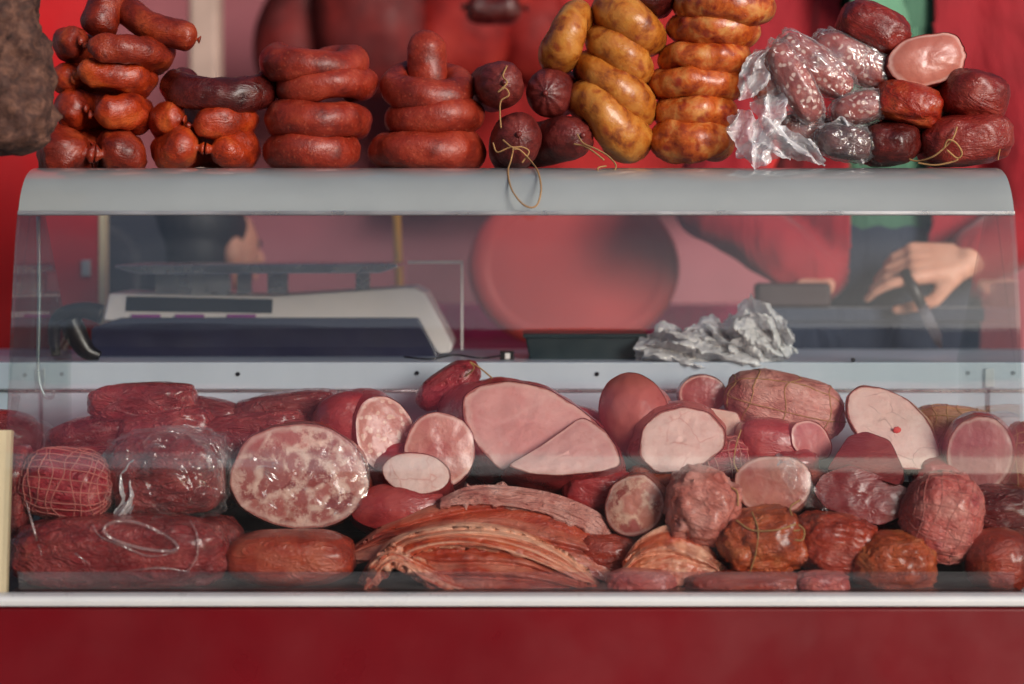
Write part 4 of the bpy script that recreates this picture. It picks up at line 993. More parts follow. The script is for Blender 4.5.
ribbon('film_sheet', [(788, 456, 3.225), (796, 474, 3.21), (806, 492, 3.205), (816, 508, 3.21)], [.035, .05, .055, .04], t, M['film_heavy'], 11, .006, wd=(.95, 0, -.2)).matrix_parent_inverse = t.matrix_basis.to_3x3().to_4x4().inverted()
twine(t, [(741, 430, 3.26), (736, 446, 3.245), (734, 462, 3.23), (738, 472, 3.225)], .0011)
T(blob('smoked_roll', 822, 492, 3.29, 60, 44, .1, M['smoked_pale'], 115, .7, .08, 1.6, (0, 14, 0)), 'grey pink film covered end next to the pink pressed roll', 'meat')
t = blob_thing('tied_smoked_meat', 762, 542, 3.19, 84, 66, .11, M['smoked'], (0, -12, 0), seed=116, e=.72, amp=.14, lump=(.1, 3)); T(t, 'orange smoked meat tied with string, below the pressed roll', 'smoked meat')
twine(t, [(800, 500, 3.20), (790, 508, 3.17), (796, 522, 3.15), (804, 530, 3.145), (802, 540, 3.142), (790, 538, 3.14), (788, 532, 3.14), (800, 530, 3.142)], .0013)
twine(t, [(736, 520, 3.15), (752, 530, 3.135), (776, 530, 3.13), (796, 524, 3.14)], .0012)
twine(t, [(752, 512, 3.16), (758, 530, 3.135), (756, 552, 3.13), (750, 572, 3.14)], .0012)
t = T(empty('bacon_chunk', P(675, 550, 3.19)), 'striped orange bacon chunk standing under the knobbly roll', 'bacon')
belly(t, 'outer_layer', [(622, 562), (640, 538), (672, 524), (700, 538), (716, 556), (724, 574)], [(624, 586), (650, 586), (680, 586), (700, 584), (714, 582), (724, 580)], 3.15, .035, M['bacon'], 117, ((.5, .006),), .002, back=.06)
T(blob('smoked_chunk', 836, 544, 3.20, 84, 60, .11, M['smoked_red'], 118, .75, .12, 1.8, (0, 8, 0), lump=(.1, 3)), 'shadowed dark red smoked chunk between the tied meat and the orange ball', 'smoked meat')
t = T(empty('pressed_ham', P(894, 428, 3.40)), 'cream white pressed ham with cracks and an orange bit in its cut face', 'ham')
slab(t, [(848, 394), (860, 385), (884, 388), (908, 399), (928, 420), (940, 446), (941, 461), (928, 470), (902, 470), (878, 456), (858, 436), (846, 416)], lambda x, y: 3.41 - (y - 388) * .0012, .07, M['f_chick'], M['yellowfat'], back=(2, 4), grow=1.03, seed=119)
V, Fc = ico(3); V = V * np.array([.006, .0015, .005]) * (1 + .25 * fnoise(V, 2, 3))[:, None] + P_l(t, 897, 430, 3.352); mk('orange_bit', V, Fc, M['coral'], t)
t = T(empty('dark_ham', P(868, 470, 3.30)), 'dark red cut ham with flat angular faces in front of the white one', 'ham')
slab(t, [(826, 470), (848, 436), (866, 431), (890, 440), (905, 472), (900, 486), (880, 480), (850, 470)], lambda x, y: 3.325 - (y - 431) * .0022, .09, M['liver'], M['liver'], back=(0, 10), seed=120)
slab(t, [(822, 474), (850, 464), (886, 478), (912, 490), (904, 516), (880, 526), (850, 516), (824, 508), (812, 490)], lambda x, y: 3.225 - (y - 468) * .0004, .1, M['liver'], M['liver'], back=(0, 4), seed=121, names=('front_face', 'front_rind'))
t = blob_thing('netted_ham', 956, 430, 3.46, 84, 50, .1, M['yellowfat'], (0, 8, 0), seed=122, e=.8, amp=.08, sub=4); T(t, 'yellowish ham in thin string net at the back right', 'ham')
netting(t, 84, 50, 3.46, .1, 122, .8, .08, 1.8, rings=9, longs=5, r=.0009, mat=M['twine'])
T(log('cut_ham', 980, 454, 3.30, 66, 76, .13, M['f_hampink'], M['rind_red'], pitch=6, yaw=-10, roll=8, seed=123, irr=.05, bulge=1.14), 'ham with round mauve pink face at the right end', 'ham')
t = blob_thing('netted_ball', 942, 517, 3.20, 78, 92, .12, M['rose'], (0, 14, 0), seed=124, e=.85, amp=.07, lump=(.06, 3)); T(t, 'rosy round netted ham ball in front of the mauve faced ham', 'ham')
netting(t, 78, 92, 3.20, .12, 124, .85, .07, 1.8, (.06, 3), rings=9, longs=9, r=.0007)
T(blob('smoked_ball', 893, 564, 3.17, 84, 62, .11, M['smoked'], 125, .85, .08, 2, lump=(.1, 4)), 'crusty orange smoked ball at the front, below the dark cut ham', 'smoked meat')
t = blob_thing('smoked_ball', 998, 561, 3.175, 66, 66, .11, M['smoked_red'], seed=126, e=.85, amp=.05); T(t, 'smooth reddish orange smoked ball at the right front corner', 'smoked meat')
t = blob_thing('netted_roast', 1030, 462, 3.36, 60, 80, .1, M['smoked_red'], seed=127, e=.8, amp=.08, sub=4); T(t, 'brown netted roast cut off by the right picture edge', 'roast')
netting(t, 60, 80, 3.36, .1, 127, .8, .08, 1.8, rings=8, longs=6, r=.0009, mat=M['twine'])
T(blob('smoked_chunk', 1000, 512, 3.25, 90, 52, .1, M['vac_dark'], 128, .75, .08, 1.8), 'dark red chunk below the mauve faced ham', 'smoked meat')
T(blob('pork_piece', 640, 584, 3.145, 70, 30, .05, M['rose'], 129, .75, .1, 1.8), 'low pinkish pork piece at the front edge right of the bacon', 'meat')
T(blob('pork_piece', 745, 584, 3.145, 120, 26, .05, M['smoked_red'], 130, .7, .1, 1.8), 'flat long pork piece along the front edge under the tied meat', 'meat')
T(blob('pork_piece', 822, 584, 3.14, 56, 28, .05, M['rose'], 131, .75, .1, 1.8), 'pale pink pork piece at the front edge beside the crusty ball', 'meat')

for px, py, d, ww, hh, mt, sd_, lab in (
        (600, 492, 3.31, 80, 50, 'rind_red', 201, 'red ham piece peeping out under the right edge of the big ham'),
        (664, 484, 3.32, 76, 44, 'smoked_red', 202, 'reddish piece in the gap below the white cut ham'),
        (752, 498, 3.31, 84, 46, 'smoked_red', 203, 'shaded red piece between the knobbly roll and the pressed roll'),
        (220, 470, 3.35, 60, 74, 'vac_dark', 204, 'dark pack filling the gap between wrapped block and head cheese'),
        (886, 520, 3.28, 90, 50, 'vac_dark', 205, 'shaded dark piece under the angular dark ham'),
        (604, 556, 3.25, 70, 50, 'smoked_red', 206, 'shaded smoked piece between the bacon and the striped chunk'),
        (790, 470, 3.34, 60, 46, 'rind_red', 207, 'dark red piece below the red salami, behind the pressed roll'),
        (690, 556, 3.25, 90, 54, 'smoked_red', 208, 'shaded smoked piece behind the striped bacon chunk'),
        (940, 480, 3.34, 60, 50, 'rind_red', 209, 'red piece in the gap between the white pressed ham and the mauve faced ham'),
        (90, 470, 3.36, 110, 50, 'vac_red', 210, 'vacuum packed meat behind the netted roast at the left'),
        (400, 470, 3.37, 110, 60, 'rind_red', 211, 'dark red piece behind the white faced sausage')):
    T(blob('meat_piece', px, py, d, ww, hh, .09, M[mt], sd_, .75, .1, 1.7), lab, 'meat')

# ---------------------------------------------------------------- things on the ledge behind the glass
LZ = .989
d0 = 3.74
t = tag(empty('weighing_scale', P(280, 358, d0)), 'off white and navy shop scale with steel platter on the ledge', 'scale')
def px_poly(pts, d): return [((x - 280) * d / F, zat(y, d) - t.location.z) for x, y in pts]
V, Fc = prism(px_poly([(90, 362), (90, 328), (120, 318), (418, 318), (436, 350), (440, 362)], d0), .006, .20); bevelled('base', V, [tuple(reversed(f)) for f in Fc], M['navy'], .004, t)
V, Fc = prism(px_poly([(100, 321), (104, 294), (270, 297), (412, 288), (424, 294), (453, 346), (450, 353), (438, 354), (412, 320), (300, 328)], d0), 0, .205); V[:, 1] += (V[:, 2]) * .45; recalc(bevelled('cover', V, Fc, M['shell'], .004, t))
V, Fc = prism(px_poly([(122, 312), (122, 297), (270, 300), (270, 314)], d0), -.003, .0015); V[:, 1] += (V[:, 2]) * .45; recalc(bevelled('display', V, Fc, M['black'], .001, t))
V, Fc = prism(px_poly([(90, 360), (92, 326), (272, 322), (290, 331), (410, 323), (434, 356), (420, 360)], d0), -.002, .003); V[:, 1] += (V[:, 2]) * .45; recalc(bevelled('keypad', V, Fc, M['navy'], .001, t))
for x0 in (128, 172, 224):
    V, Fc = prism(px_poly([(x0, 326), (x0 + 1, 315), (x0 + 30, 315), (x0 + 31, 326)], d0), -.007, -.003); V[:, 1] += (V[:, 2]) * .45; recalc(bevelled('key', V, Fc, M['magenta'], .001, t))
for x0, x1 in ((150, 225), (232, 246), (262, 282), (350, 364)):
    V, Fc = prism(px_poly([(x0, 294), (x0, 272), (x1, 272), (x1, 294)], d0 + .1), .09, .12); recalc(mk('platter_support', V, Fc, M['steel'], t, smooth=False))
V, Fc = prism(px_poly([(116, 268), (116, 265), (398, 264), (398, 267), (380, 273), (140, 274)], d0), -.01, .24); recalc(bevelled('platter', V, Fc, M['steel'], .002, t))
for x0, x1, y0, y1 in ((405, 460, 262, 350),):
    V, Fc = prism(px_poly([(x0, y1), (x0, y0), (x1, y0), (x1, y1)], d0 + .05), .05, .053); recalc(mk('wind_shield', V, Fc, M['acrylic'], t, smooth=False))
    V, Fc = prism(px_poly([(x0, y0 + 1.5), (x0, y0 - 1), (x1, y0 - 1), (x1, y0 + 1.5)], d0 + .05), .046, .058); recalc(mk('shield_rim', V, Fc, M['shell'], t, smooth=False))
    V, Fc = prism(px_poly([(x1 - 2, y1), (x1 - 2, y0), (x1, y0), (x1, y1)], d0 + .05), .046, .058); recalc(mk('shield_rim', V, Fc, M['shell'], t, smooth=False))
t2 = tag(empty('swing_arm', P(75, 358, 3.63)), 'black curved bracket arm at the left end of the scale', 'bracket')
for k, pts in enumerate(([(102, 314, 3.63), (84, 310, 3.63), (66, 313, 3.63), (56, 322, 3.63), (54, 338, 3.63), (56, 356, 3.63)], [(70, 320, 3.63), (76, 334, 3.63), (86, 350, 3.63), (100, 356, 3.63)])):
    V, Fc, uv, _ = sweep(spline([P(*q) - t2.location for q in pts], 40), np.interp(np.linspace(0, 1, 40), [0, .3, .7, 1], [.013, .011, .009, .006] if k == 0 else [.015, .016, .012, .006]), 12, sq=(1, 1.2)); mk('arm', V, Fc, M['black'], t2)
b0 = tag(empty('plastic_tray', P(585, 362, 3.66)), 'empty dark teal plastic tray on the ledge left of the crumpled bag', 'tray')
def pp2(pts, d, o): return [((x - 512) * d / F - o.location.x, zat(y, d) - o.location.z) for x, y in pts]
V, Fc = prism(pp2([(530, 363), (525, 336), (647, 336), (640, 363)], 3.66, b0), 0, .14); recalc(bevelled('body', V, Fc, M['teal'], .004, b0))
V, Fc = prism(pp2([(523, 338), (523, 333.5), (648, 333.5), (648, 338)], 3.66, b0), -.004, .145); recalc(bevelled('rim', V, Fc, M['teal'], .0015, b0))
c0 = tag(empty('cable_clip', P(507, 359, 3.64)), 'tiny black and white cable clip beside the teal tray', 'clip')
V, Fc = prism(pp2([(500, 361), (500, 351), (514, 351), (514, 361)], 3.64, c0), 0, .015); recalc(bevelled('body', V, Fc, M['black'], .001, c0))
V, Fc = prism(pp2([(505, 359), (505, 353), (510, 353), (510, 359)], 3.64, c0), -.002, .003); recalc(bevelled('button', V, Fc, M['shell'], .0005, c0))
W = [P(*q) for q in ((404, 357, 3.62), (430, 359, 3.6), (455, 355, 3.62), (480, 358, 3.61), (500, 356, 3.64))]; V, Fc, uv, _ = sweep(spline([q - W[0] for q in W], 60), .0016, 6)
tag(mk('cable', V, Fc, M['black'], loc=W[0]), 'thin dark cable lying on the ledge between scale and clip', 'cable')
# crumpled bag
bag = tag(empty('plastic_bag', P(715, 362, 3.63)), 'crumpled whitish plastic bag lying on the ledge', 'plastic bag')
for k, (pts, ww, am) in enumerate((
        ([(638, 350, 3.63), (662, 344, 3.62), (690, 346, 3.61), (722, 344, 3.62), (756, 346, 3.61), (790, 350, 3.63)], [.035, .05, .045, .05, .06, .03], .011),
        ([(644, 354, 3.60), (680, 352, 3.59), (720, 354, 3.585), (760, 352, 3.59), (782, 354, 3.60)], [.03, .04, .04, .05, .03], .010),
        ([(640, 346, 3.67), (664, 338, 3.66), (684, 346, 3.66), (706, 336, 3.66), (728, 340, 3.66)], [.03, .055, .05, .065, .04], .011),
        ([(728, 334, 3.65), (744, 322, 3.64), (764, 328, 3.64), (784, 338, 3.64), (794, 346, 3.65)], [.06, .085, .08, .06, .03], .012),
        ([(732, 338, 3.60), (752, 336, 3.595), (772, 340, 3.60), (790, 346, 3.61)], [.05, .08, .07, .04], .011),
        ([(736, 314, 3.67), (738, 326, 3.66), (746, 340, 3.65), (752, 352, 3.64)], [.02, .04, .06, .07], .010),
        ([(700, 332, 3.63), (712, 340, 3.62), (730, 346, 3.61), (748, 350, 3.6)], [.02, .05, .05, .04], .010))):
    ribbon('film', pts, ww, bag, M['film_white'], 60 + k, am, wd=(.15, 0, 1) if k not in (5,) else (1, 0, .2), nu=56, nv=26, freq=24)

# ---------------------------------------------------------------- behind the counter
V, Fc = box(-3.2, 3.2, 2.45, 2.6, .25, 2.15); tag(mk('stall_wall', V, Fc, M['wall'], smooth=False), 'mauve grey rear wall panel of the stall', 'wall')
V, Fc = box(-3.2, 3.2, 1.45, 2.7, 2.27, 2.30); tag(mk('shade_canopy', V, Fc, M['redtarp'], smooth=False), 'added unseen red canopy that shades the rear of the stall', 'canopy')  # roof added out of view to keep sun and sky off the rear
t = tag(empty('side_board', (xat(30, 4.1), .9, .25)), 'bright red side board with pale edge strip at the left', 'board')
x0, x1 = xat(-140, 4.1) - t.location.x, xat(99, 4.1) - t.location.x
V, Fc = box(x0, x1, 0, .03, 0, 2.4); bevelled('panel', V, Fc, M['redboard'], .003, t)
V, Fc = box(x1, x1 + .012, -.004, .034, 0, 1.02); bevelled('edge_strip', V, Fc, M['cream'], .002, t)
V, Fc = box(x1 - .03, x1 - .014, -.012, .0, zat(276, 4.1) - .25, zat(260, 4.1) - .25); bevelled('latch', V, Fc, M['alu'], .002, t)
def drape(x0, x1, z0, z1, y, seed, amp=.03, nx=90, nz=24):
    V = []; xs = np.linspace(x0, x1, nx); zs = np.linspace(z0, z1, nz)
    for z in zs:
        for x in xs: V.append((x, y + amp * (math.sin(x * 14 + seed) * .5 + noise.fractal(Vector((x * 4, z * .8, seed)), 1, 2, 3)), z))
    Fc = [(i * nx + j, i * nx + j + 1, (i + 1) * nx + j + 1, (i + 1) * nx + j) for i in range(nz - 1) for j in range(nx - 1)]
    return np.array(V), Fc
def curtain(name, px0, px1, z0, z1, d, mat, seed, label, cat, amp=.03):
    V, Fc = drape(xat(px0, d), xat(px1, d), z0, z1, 0, seed, amp); o = mk(name, V, Fc, mat, loc=(0, d - CAMD, 0))
    s = o.modifiers.new('t', 'SOLIDIFY'); s.thickness = .004
    return tag(o, label, cat)
curtain('tarpaulin', 400, 800, 1.28, 2.12, 5.45, M['redtarp'], 3, 'coral red tarpaulin hung across the rear of the stall', 'tarpaulin', .05)
V, Fc = box(-.033, .033, -.05, .05, 0, 2.45); tag(bevelled('stall_post', V, Fc, M['beige'], .012, None, (xat(206, 5.0), 1.8, .25)), 'beige upright post at the rear behind the short stack', 'post')
for i, (px, py, d, ww, hh, lab) in enumerate(((300, 40, 5.2, 90, 130, 'dark red hanging ham left of the others at the rear'), (372, 20, 5.1, 110, 150, 'largest dark red hanging ham at the rear of the stall'), (462, 30, 5.15, 100, 120, 'brighter orange red hanging ham at the rear'), (530, 34, 5.2, 84, 110, 'orange red hanging ham nearest the golden sausages'))):
    t = blob_thing('hanging_ham', px, py, d, ww, hh, .2, M['hamback' if i < 2 else 'hamred'], (0, 6 * (-1) ** i, 0), seed=140 + i, e=.9, amp=.08, sub=4)
    V, Fc, uv, _ = sweep([(0, 0, S(hh, d) * .48), (0, 0, 2.2 - t.location.z)], .004, 6); mk('hanging_string', V, Fc, M['twine'], t)
    T(t, lab, 'ham', 'hams hanging at the rear of the stall')
V, Fc, uv, _ = sweep([(-3.1, 0, 0), (3.1, 0, 0)], .02, 12); tag(mk('hanging_rail', V, Fc, M['alu'], loc=(0, 1.93, 2.21)), 'round metal rail above the rear carrying the hanging hams', 'rail')
link_sausage([(462, 6, 4.5), (490, 10, 4.5), (528, 8, 4.5)], S(15, 4.5), M['mahogany'], 'brown sausage hanging level in the dim rear above the salamis', seed=150)
bpy.data.objects[[o.name for o in C.objects if o.name.startswith('sausage_link')][-1]].name = 'hanging_sausage'
hs = [o for o in C.objects if o.name.startswith('hanging_sausage')][0]
# rear table under the magenta cloth
t = tag(empty('rear_table', (xat(600, 4.5), 1.45, .25)), 'low magenta covered table with raised back panel behind the counter', 'table')
zt = .9635 - .25
V, Fc = box(-.50, .42, -.36, .3, zt - .03, zt); bevelled('table_top', V, Fc, M['magcloth'], .006, t)
V, Fc = box(-.50, .42, .10, .115, zt + .001, zat(307, 4.56) - .25); bevelled('back_panel', V, Fc, M['magcloth'], .004, t)
V, Fc = drape(-.50, .42, .05, zt - .005, -.37, 5, .012); mk('table_cloth', V, Fc, M['magcloth'], t)
for sx in (-.44, .36):
    for sy in (-.3, .25):
        V, Fc = box(sx - .025, sx + .025, sy - .025, sy + .025, 0, zt - .03); mk('leg', V, Fc, M['board'], t, smooth=False)
# coral round tub
n = 64; a = np.linspace(0, 2 * np.pi, n, endpoint=False); prof = [(.0, 0), (.196, 0), (.204, .006), (.206, .03), (.200, .034), (.19, .03), (.186, .16), (0, .162)]
prof = [(.0, .010), (.155, .006), (.165, .005), (.172, .0), (.190, .006), (.2, .012), (.203, .02), (.200, .12), (.192, .125), (0, .125)]
V = np.array([(r_ * math.cos(q) , y, r_ * math.sin(q) * .80) for r_, y in prof for q in a])
Fc = [(i * n + j, (i + 1) * n + j, (i + 1) * n + (j + 1) % n, i * n + (j + 1) % n) for i in range(len(prof) - 1) for j in range(n)]
o = recalc(mk('plastic_tub', V, Fc, M['coral'], loc=P(574, 268, 4.28))); tag(o, 'large round coral red tub standing on edge on the magenta table', 'tub')
b = o.modifiers.new('w', 'WELD')
V, Fc, uv, _ = sweep([P(396, 196, 4.2) - P(400, 300, 4.2), (0, 0, 0), P(412, 330, 4.2) - P(400, 300, 4.2), P(470, 660, 4.2) - P(400, 300, 4.2)], .008, 10)
tag(mk('yellow_pole', V, Fc, M['yellow'], loc=P(400, 300, 4.2)), 'thin slanting yellow pole behind the scale', 'pole')

# ---------------------------------------------------------------- people
def hand(wrist, fwd, up, side, k=1.0, curl=(35, 45, 50, 55), spread=.02):
    """capsules of a half closed hand: palm, four unequal bent fingers and a thumb; side = direction from little finger to index"""
    wv, f, u, s = (Vector(q) for q in (wrist, fwd, up, side)); f.normalize(); u.normalize(); s.normalize()
    out = []; kn = []
    for i in range(4):
        base = wv + f * .088 * k + s * (.03 - .021 * i) * k - u * .002 * i
        kn.append(base); out.append((wv + f * .012 + s * (.016 - .011 * i) * k, .017 * k, base, .0125 * k))
    lens = ((.043, .027, .02), (.048, .03, .022), (.044, .028, .021), (.034, .021, .018))
    for i in range(4):
        p = kn[i]; ang = 0
        for j in range(3):
            ang += R(curl[i]) * (.8 if j == 0 else .75)
            dirv = f * math.cos(ang) - u * math.sin(ang)
            q = p + dirv * lens[i][j] * k; out.append((p, (.0095 - .001 * j) * k, q, (.0088 - .001 * j) * k)); p = q
    tb = wv + f * .03 * k + s * .03 * k - u * .008
    t1 = tb + (f * .6 + s * .55 - u * .55).normalized() * .042 * k
    t2 = t1 + (f * .9 - u * .35 + s * .05).normalized() * .034 * k; t3 = t2 + (f * .95 - u * .35 - s * .1).normalized() * .027 * k
    out += [(wv + f * .015 + s * .012, .018 * k, tb, .016 * k), (tb, .015 * k, t1, .0115 * k), (t1, .0112 * k, t2, .0098 * k), (t2, .0098 * k, t3, .008 * k)]
    return out

def grown(parts, g): return [(q[0], q[1], tuple(x + g for x in q[2])) + tuple(q[3:]) if q[0] == 'e' else (q[0], q[1] + g, q[2], q[3] + g) for q in parts]

# seller at the right
ds = 4.2
X0 = xat(884, ds); Y0 = ds - CAMD + .02; FZ = .25
seller = tag(empty('person', (X0, Y0, FZ)), 'person in an open red jacket over green, cutting with a knife behind the counter', 'person')
def L(x, y, z): return Vector((x, y, z))
torso = [('e', L(0, .0, 1.30), (.165, .11, .20)), ('e', L(0, .0, 1.10), (.15, .11, .19)), ('e', L(0, .01, .95), (.165, .12, .14)), (L(-.15, .01, 1.43), .065, L(.15, .01, 1.43), .065), (L(0, .01, 1.42), .062, L(0, .0, 1.54), .056)]
head = [('e', L(0, -.02, 1.655), (.076, .095, .115)), ('e', L(0, -.065, 1.60), (.048, .045, .05)), (L(0, -.105, 1.66), .011, L(0, -.125, 1.63), .016), ('e', L(-.08, 0, 1.65), (.012, .022, .032)), ('e', L(.08, 0, 1.65), (.012, .022, .032)), (L(-.02, -.108, 1.595), .007, L(.02, -.108, 1.595), .007)]
legs = [(L(sx * .09, .01, .92), .085, L(sx * .10, 0, .5), .058) for sx in (-1, 1)] + [(L(sx * .10, 0, .5), .056, L(sx * .105, .03, .09), .04) for sx in (-1, 1)] + [(L(sx * .105, .04, .045), .04, L(sx * .115, -.12, .035), .034) for sx in (-1, 1)]
def toL(px, py, d): return P(px, py, d) - seller.location
shL, elL, wrL = L(-.19, .0, 1.42), toL(712, 205, 4.10), toL(822, 280, 4.10)
shR, elR, wrR = L(.19, .0, 1.42), toL(1030, 225, 4.12), toL(968, 262, 3.98)
arms = [(shL, .058, elL, .043), (elL, .042, wrL, .028), (shR, .058, elR, .043), (elR, .042, wrR, .028)]
handR = hand(wrR, Vector((-1, -.1, -.02)), Vector((0, -.8, .7)), Vector((-.05, -.65, -.75)), 1.12, (26, 36, 40, 44))
handL = hand(wrL, Vector((-.35, -.95, -.15)), Vector((.2, -.2, 1)), Vector((-.9, .3, 0)), .85, (60, 70, 75, 75))
V, Fc = capsules(torso + head + legs + arms + handR + handL, .0048, 3); mk('body', V, Fc, M['skin'], seller)
for sx in (-1, 1):
    D3, F3 = ico(3); mk('eye', D3 * .012 + np.array([sx * .032, -.098, 1.668]), F3, M['shell'], seller)
V, Fc = capsules([('e', L(0, .012, 1.69), (.084, .096, .095)), ('e', L(0, .04, 1.64), (.08, .07, .09))], .006, 3); mk('hair', V, Fc, M['hair'], seller)
V, Fc = capsules(grown(torso[:4], .010), .008, 5); mk('shirt', V, Fc, M['green'], seller)
V, Fc = capsules(grown(legs[:4], .018) + [('e', L(0, .01, .92), (.19, .135, .13)), ('e', L(0, .0, .82), (.185, .14, .16))], .009, 5); mk('trousers', V, Fc, M['navycloth'], seller)
V, Fc = capsules(grown(legs[4:], .012), .008, 3); mk('shoes', V, Fc, M['black'], seller)
jk = grown(torso[:4], .045) + [('e', L(0, .0, .98), (.225, .165, .22))] + [(shL, .095, elL, .068), (elL, .068, elL.lerp(wrL, .95), .052), (shR, .098, elR, .075), (elR, .072, elR.lerp(wrR, .78), .055), (L(-.19, 0, 1.40), .10, L(-.13, 0, 1.2), .10), (L(.19, 0, 1.40), .10, L(.13, 0, 1.2), .10)]
V, Fc = capsules(jk, .009, 5)
V = V + (np.sign(V[:, :1]) * 0 + fnoise(V * np.array([1, 1, .35]), 9, 3, 3)[:, None] * np.array([[.014, .016, 0]])) + (np.abs(fnoise(V * np.array([1, 1, .6]), 9, 8, 2))[:, None] * np.array([[.004, .010, .004]]))
gapx = lambda z: .072 + .05 * max(0, z - 1.1)
keep = [f for f in Fc if not (abs(np.mean([V[i][0] for i in f]) + .01) < gapx(np.mean([V[i][2] for i in f])) and np.mean([V[i][1] for i in f]) < 0 and np.mean([V[i][2] for i in f]) < 1.5) and np.mean([V[i][2] for i in f]) > .82]
used = sorted({i for f in keep for i in f}); mp = {v: k for k, v in enumerate(used)}
o = mk('jacket', V[used], [tuple(mp[i] for i in f) for f in keep], M['redcloth'], seller); s = o.modifiers.new('t', 'SOLIDIFY'); s.thickness = .006; s.offset = -1
# scarf with fringe
W = spline([L(-.07, .06, 1.53), L(-.085, -.05, 1.50), L(-.06, -.13, 1.42), L(-.03, -.150, 1.36), L(-.02, -.152, 1.315)], 40)
V, Fc, uv, cen = sweep(W, [1.0] * 40, 24, section=lambda t: (np.cos(t) * .062, np.sin(t) * .014), up=(0, -1, .2)); V = displace(V, cen, .006, 20, 3)
mk('scarf', V, Fc, M['greens'], seller)
fr = [sweep([(-.075 + .11 * k / 15, -.153, 1.318), (-.075 + .11 * k / 15 + .002 * math.sin(k * 5), -.156, 1.30), (-.075 + .11 * k / 15, -.155, 1.283)], .0022, 6)[:3] for k in range(16)]
V, Fc, uv = merge(fr); mk('scarf_fringe', V, Fc, M['greens'], seller)
# knife held in the right hand (rests in the fist)
kn = tag(empty('kitchen_knife', P(912, 292, 3.94)), 'steel kitchen knife with dark handle held pointing down', 'knife')
a, b = P(904, 270, 3.95) - kn.location, P(922, 306, 3.93) - kn.location
V, Fc, uv, _ = sweep([a, a.lerp(b, .5), b], [.009, .011, .009], 10); mk('handle', V, Fc, M['black'], kn)
b2 = P(942, 350, 3.90) - kn.location; dirv = (b2 - b).normalized(); sidev = Vector((dirv.z, 0, -dirv.x)).normalized()
bl = [b + sidev * .010, b - sidev * .010, b.lerp(b2, .7) - sidev * .011, b2, b.lerp(b2, .8) + sidev * .008]
V = [tuple(q + Vector((0, -.0008, 0))) for q in bl] + [tuple(q + Vector((0, .0008, 0))) for q in bl]
Fc = [(0, 1, 2, 3, 4), (9, 8, 7, 6, 5)] + [((i + 1) % 5, i, 5 + i, 5 + (i + 1) % 5) for i in range(5)]
recalc(mk('blade', V, Fc, M['chrome'], kn, smooth=False))
bx0, bx1 = xat(748, 4.0), xat(985, 4.0); zb = zat(308, 4.0)
t = tag(empty('work_bench', ((bx0 + bx1) / 2, .80, .25)), 'narrow navy covered work bench in front of the person cutting', 'bench'); hw = (bx1 - bx0) / 2
V, Fc = box(-hw, hw, 0, .055, zb - .275, zb - .25); bevelled('bench_top', V, Fc, M['navycloth'], .004, t)
V, Fc = box(-hw + .01, hw - .01, .006, .05, 0, zb - .276); mk('bench_front', V, Fc, M['navycloth'], t, smooth=False)
# black pouch under the left arm
V, Fc = box(-.07, .065, -.025, .025, -.022, .022); o = bevelled('black_pouch', V, Fc, M['pouch'], .008, None, Vector((xat(794, 4.02), .825, zb + .0222)), (0, 0, 0)); tag(o, 'small black pouch lying on the navy bench below a red sleeve', 'pouch')

# person bending forward behind the scale
dl = 4.45; FX = xat(-30, dl)
bend = tag(empty('person', (FX, dl - CAMD, FZ)), 'dark haired person in a dark coat bending forward behind the scale', 'person')
def B(px, py, d=dl): return P(px, py, d) - bend.location
hip = Vector((0, 0, .93)); chest = B(112, 262); neck = B(160, 252); hc = B(212, 246)
hx = Vector((.8, 0, -.3)).normalized()
tor = [(hip, .15, hip.lerp(chest, .5), .15), (hip.lerp(chest, .5), .15, chest, .135), (chest, .075, neck, .058), (neck, .056, hc, .06)]
hd = [('e', hc, (.105, .078, .095), (0, 18, 0)), ('e', hc + Vector((.055, 0, -.045)), (.045, .045, .045)), (hc + Vector((.098, 0, .005)), .011, hc + Vector((.122, 0, -.028)), .014), (hc + Vector((.10, -.015, -.062)), .008, hc + Vector((.10, .015, -.062)), .008), ('e', hc + Vector((-.01, -.08, -.01)), (.022, .012, .032)), ('e', hc + Vector((-.01, .08, -.01)), (.022, .012, .032))]
turn = Matrix.Rotation(R(48), 3, 'Z')
def tn(q): return hc + turn @ (Vector(q) - hc)
hd = [(q[0], tn(q[1]), q[2], (q[3][0], q[3][1], 48) if len(q) > 3 else (0, 0, 48)) if q[0] == 'e' else (tn(q[0]), q[1], tn(q[2]), q[3]) for q in hd]
lg = []
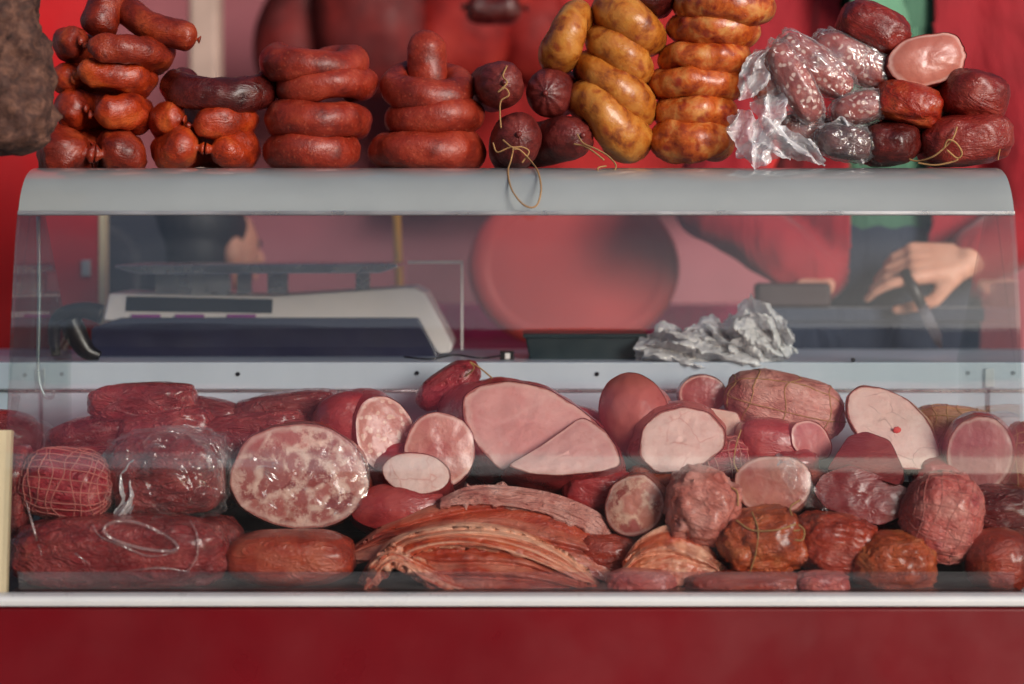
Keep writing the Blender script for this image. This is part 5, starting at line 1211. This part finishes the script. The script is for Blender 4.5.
for sy in (-.09, .09):
    lg += [(hip + Vector((0, sy, -.02)), .088, Vector((.04, sy, .48)), .058), (Vector((.04, sy, .48)), .056, Vector((-.02, sy, .08)), .04), (Vector((-.02, sy, .045)), .04, Vector((.14, sy, .035)), .034)]
am = []
for sy in (-.17, .17):
    sh = chest + Vector((.0, sy, -.01)); el = sh + Vector((.03, sy * .3, -.29)); wr = el + Vector((.22, -sy * .4, -.08))
    am += [(sh, .055, el, .042), (el, .041, wr, .028)] + hand(wr, Vector((1, 0, -.3)), Vector((.3, 0, 1)), Vector((0, -1 if sy > 0 else 1, .2)), 1.0)
V, Fc = capsules(tor + hd + lg + am + [(chest + Vector((0, -.15, -.01)), .06, chest + Vector((0, .15, -.01)), .06)], .0055, 3); mk('body', V, Fc, M['skin'], bend)
D3, F3 = ico(3)
for sy in (-1, 1): mk('eye', D3 * .008 + np.array(tn(hc + Vector((.086, sy * .040, .004)))), F3, M['black'], bend)
V, Fc = capsules([('e', tn(hc + Vector((-.03, 0, .034))), (.104, .088, .088), (0, 20, 48)), ('e', tn(hc + Vector((-.055, 0, -.015))), (.07, .083, .085), (0, 0, 48))], .006, 3); mk('hair', V, Fc, M['hair'], bend)
coat = [(hip, .175, hip.lerp(chest, .5), .175), (hip.lerp(chest, .5), .175, chest, .16), (chest, .12, neck, .095), (chest + Vector((0, -.15, -.01)), .085, chest + Vector((0, .15, -.01)), .085)]
for sy in (-.17, .17):
    sh = chest + Vector((.0, sy, -.01)); el = sh + Vector((.03, sy * .3, -.29)); wr = el + Vector((.22, -sy * .4, -.08)); coat += [(sh, .08, el, .062), (el, .06, el.lerp(wr, .92), .045)]
V, Fc = capsules(coat, .01, 5); mk('coat', V, Fc, M['darkcoat'], bend)
V, Fc = capsules(grown([q for i, q in enumerate(lg) if i % 3 != 2], .018) + [('e', hip, (.16, .19, .13))], .01, 4); mk('trousers', V, Fc, M['navycloth'], bend)
V, Fc = capsules(grown([q for i, q in enumerate(lg) if i % 3 == 2], .01), .008, 3); mk('shoes', V, Fc, M['black'], bend)
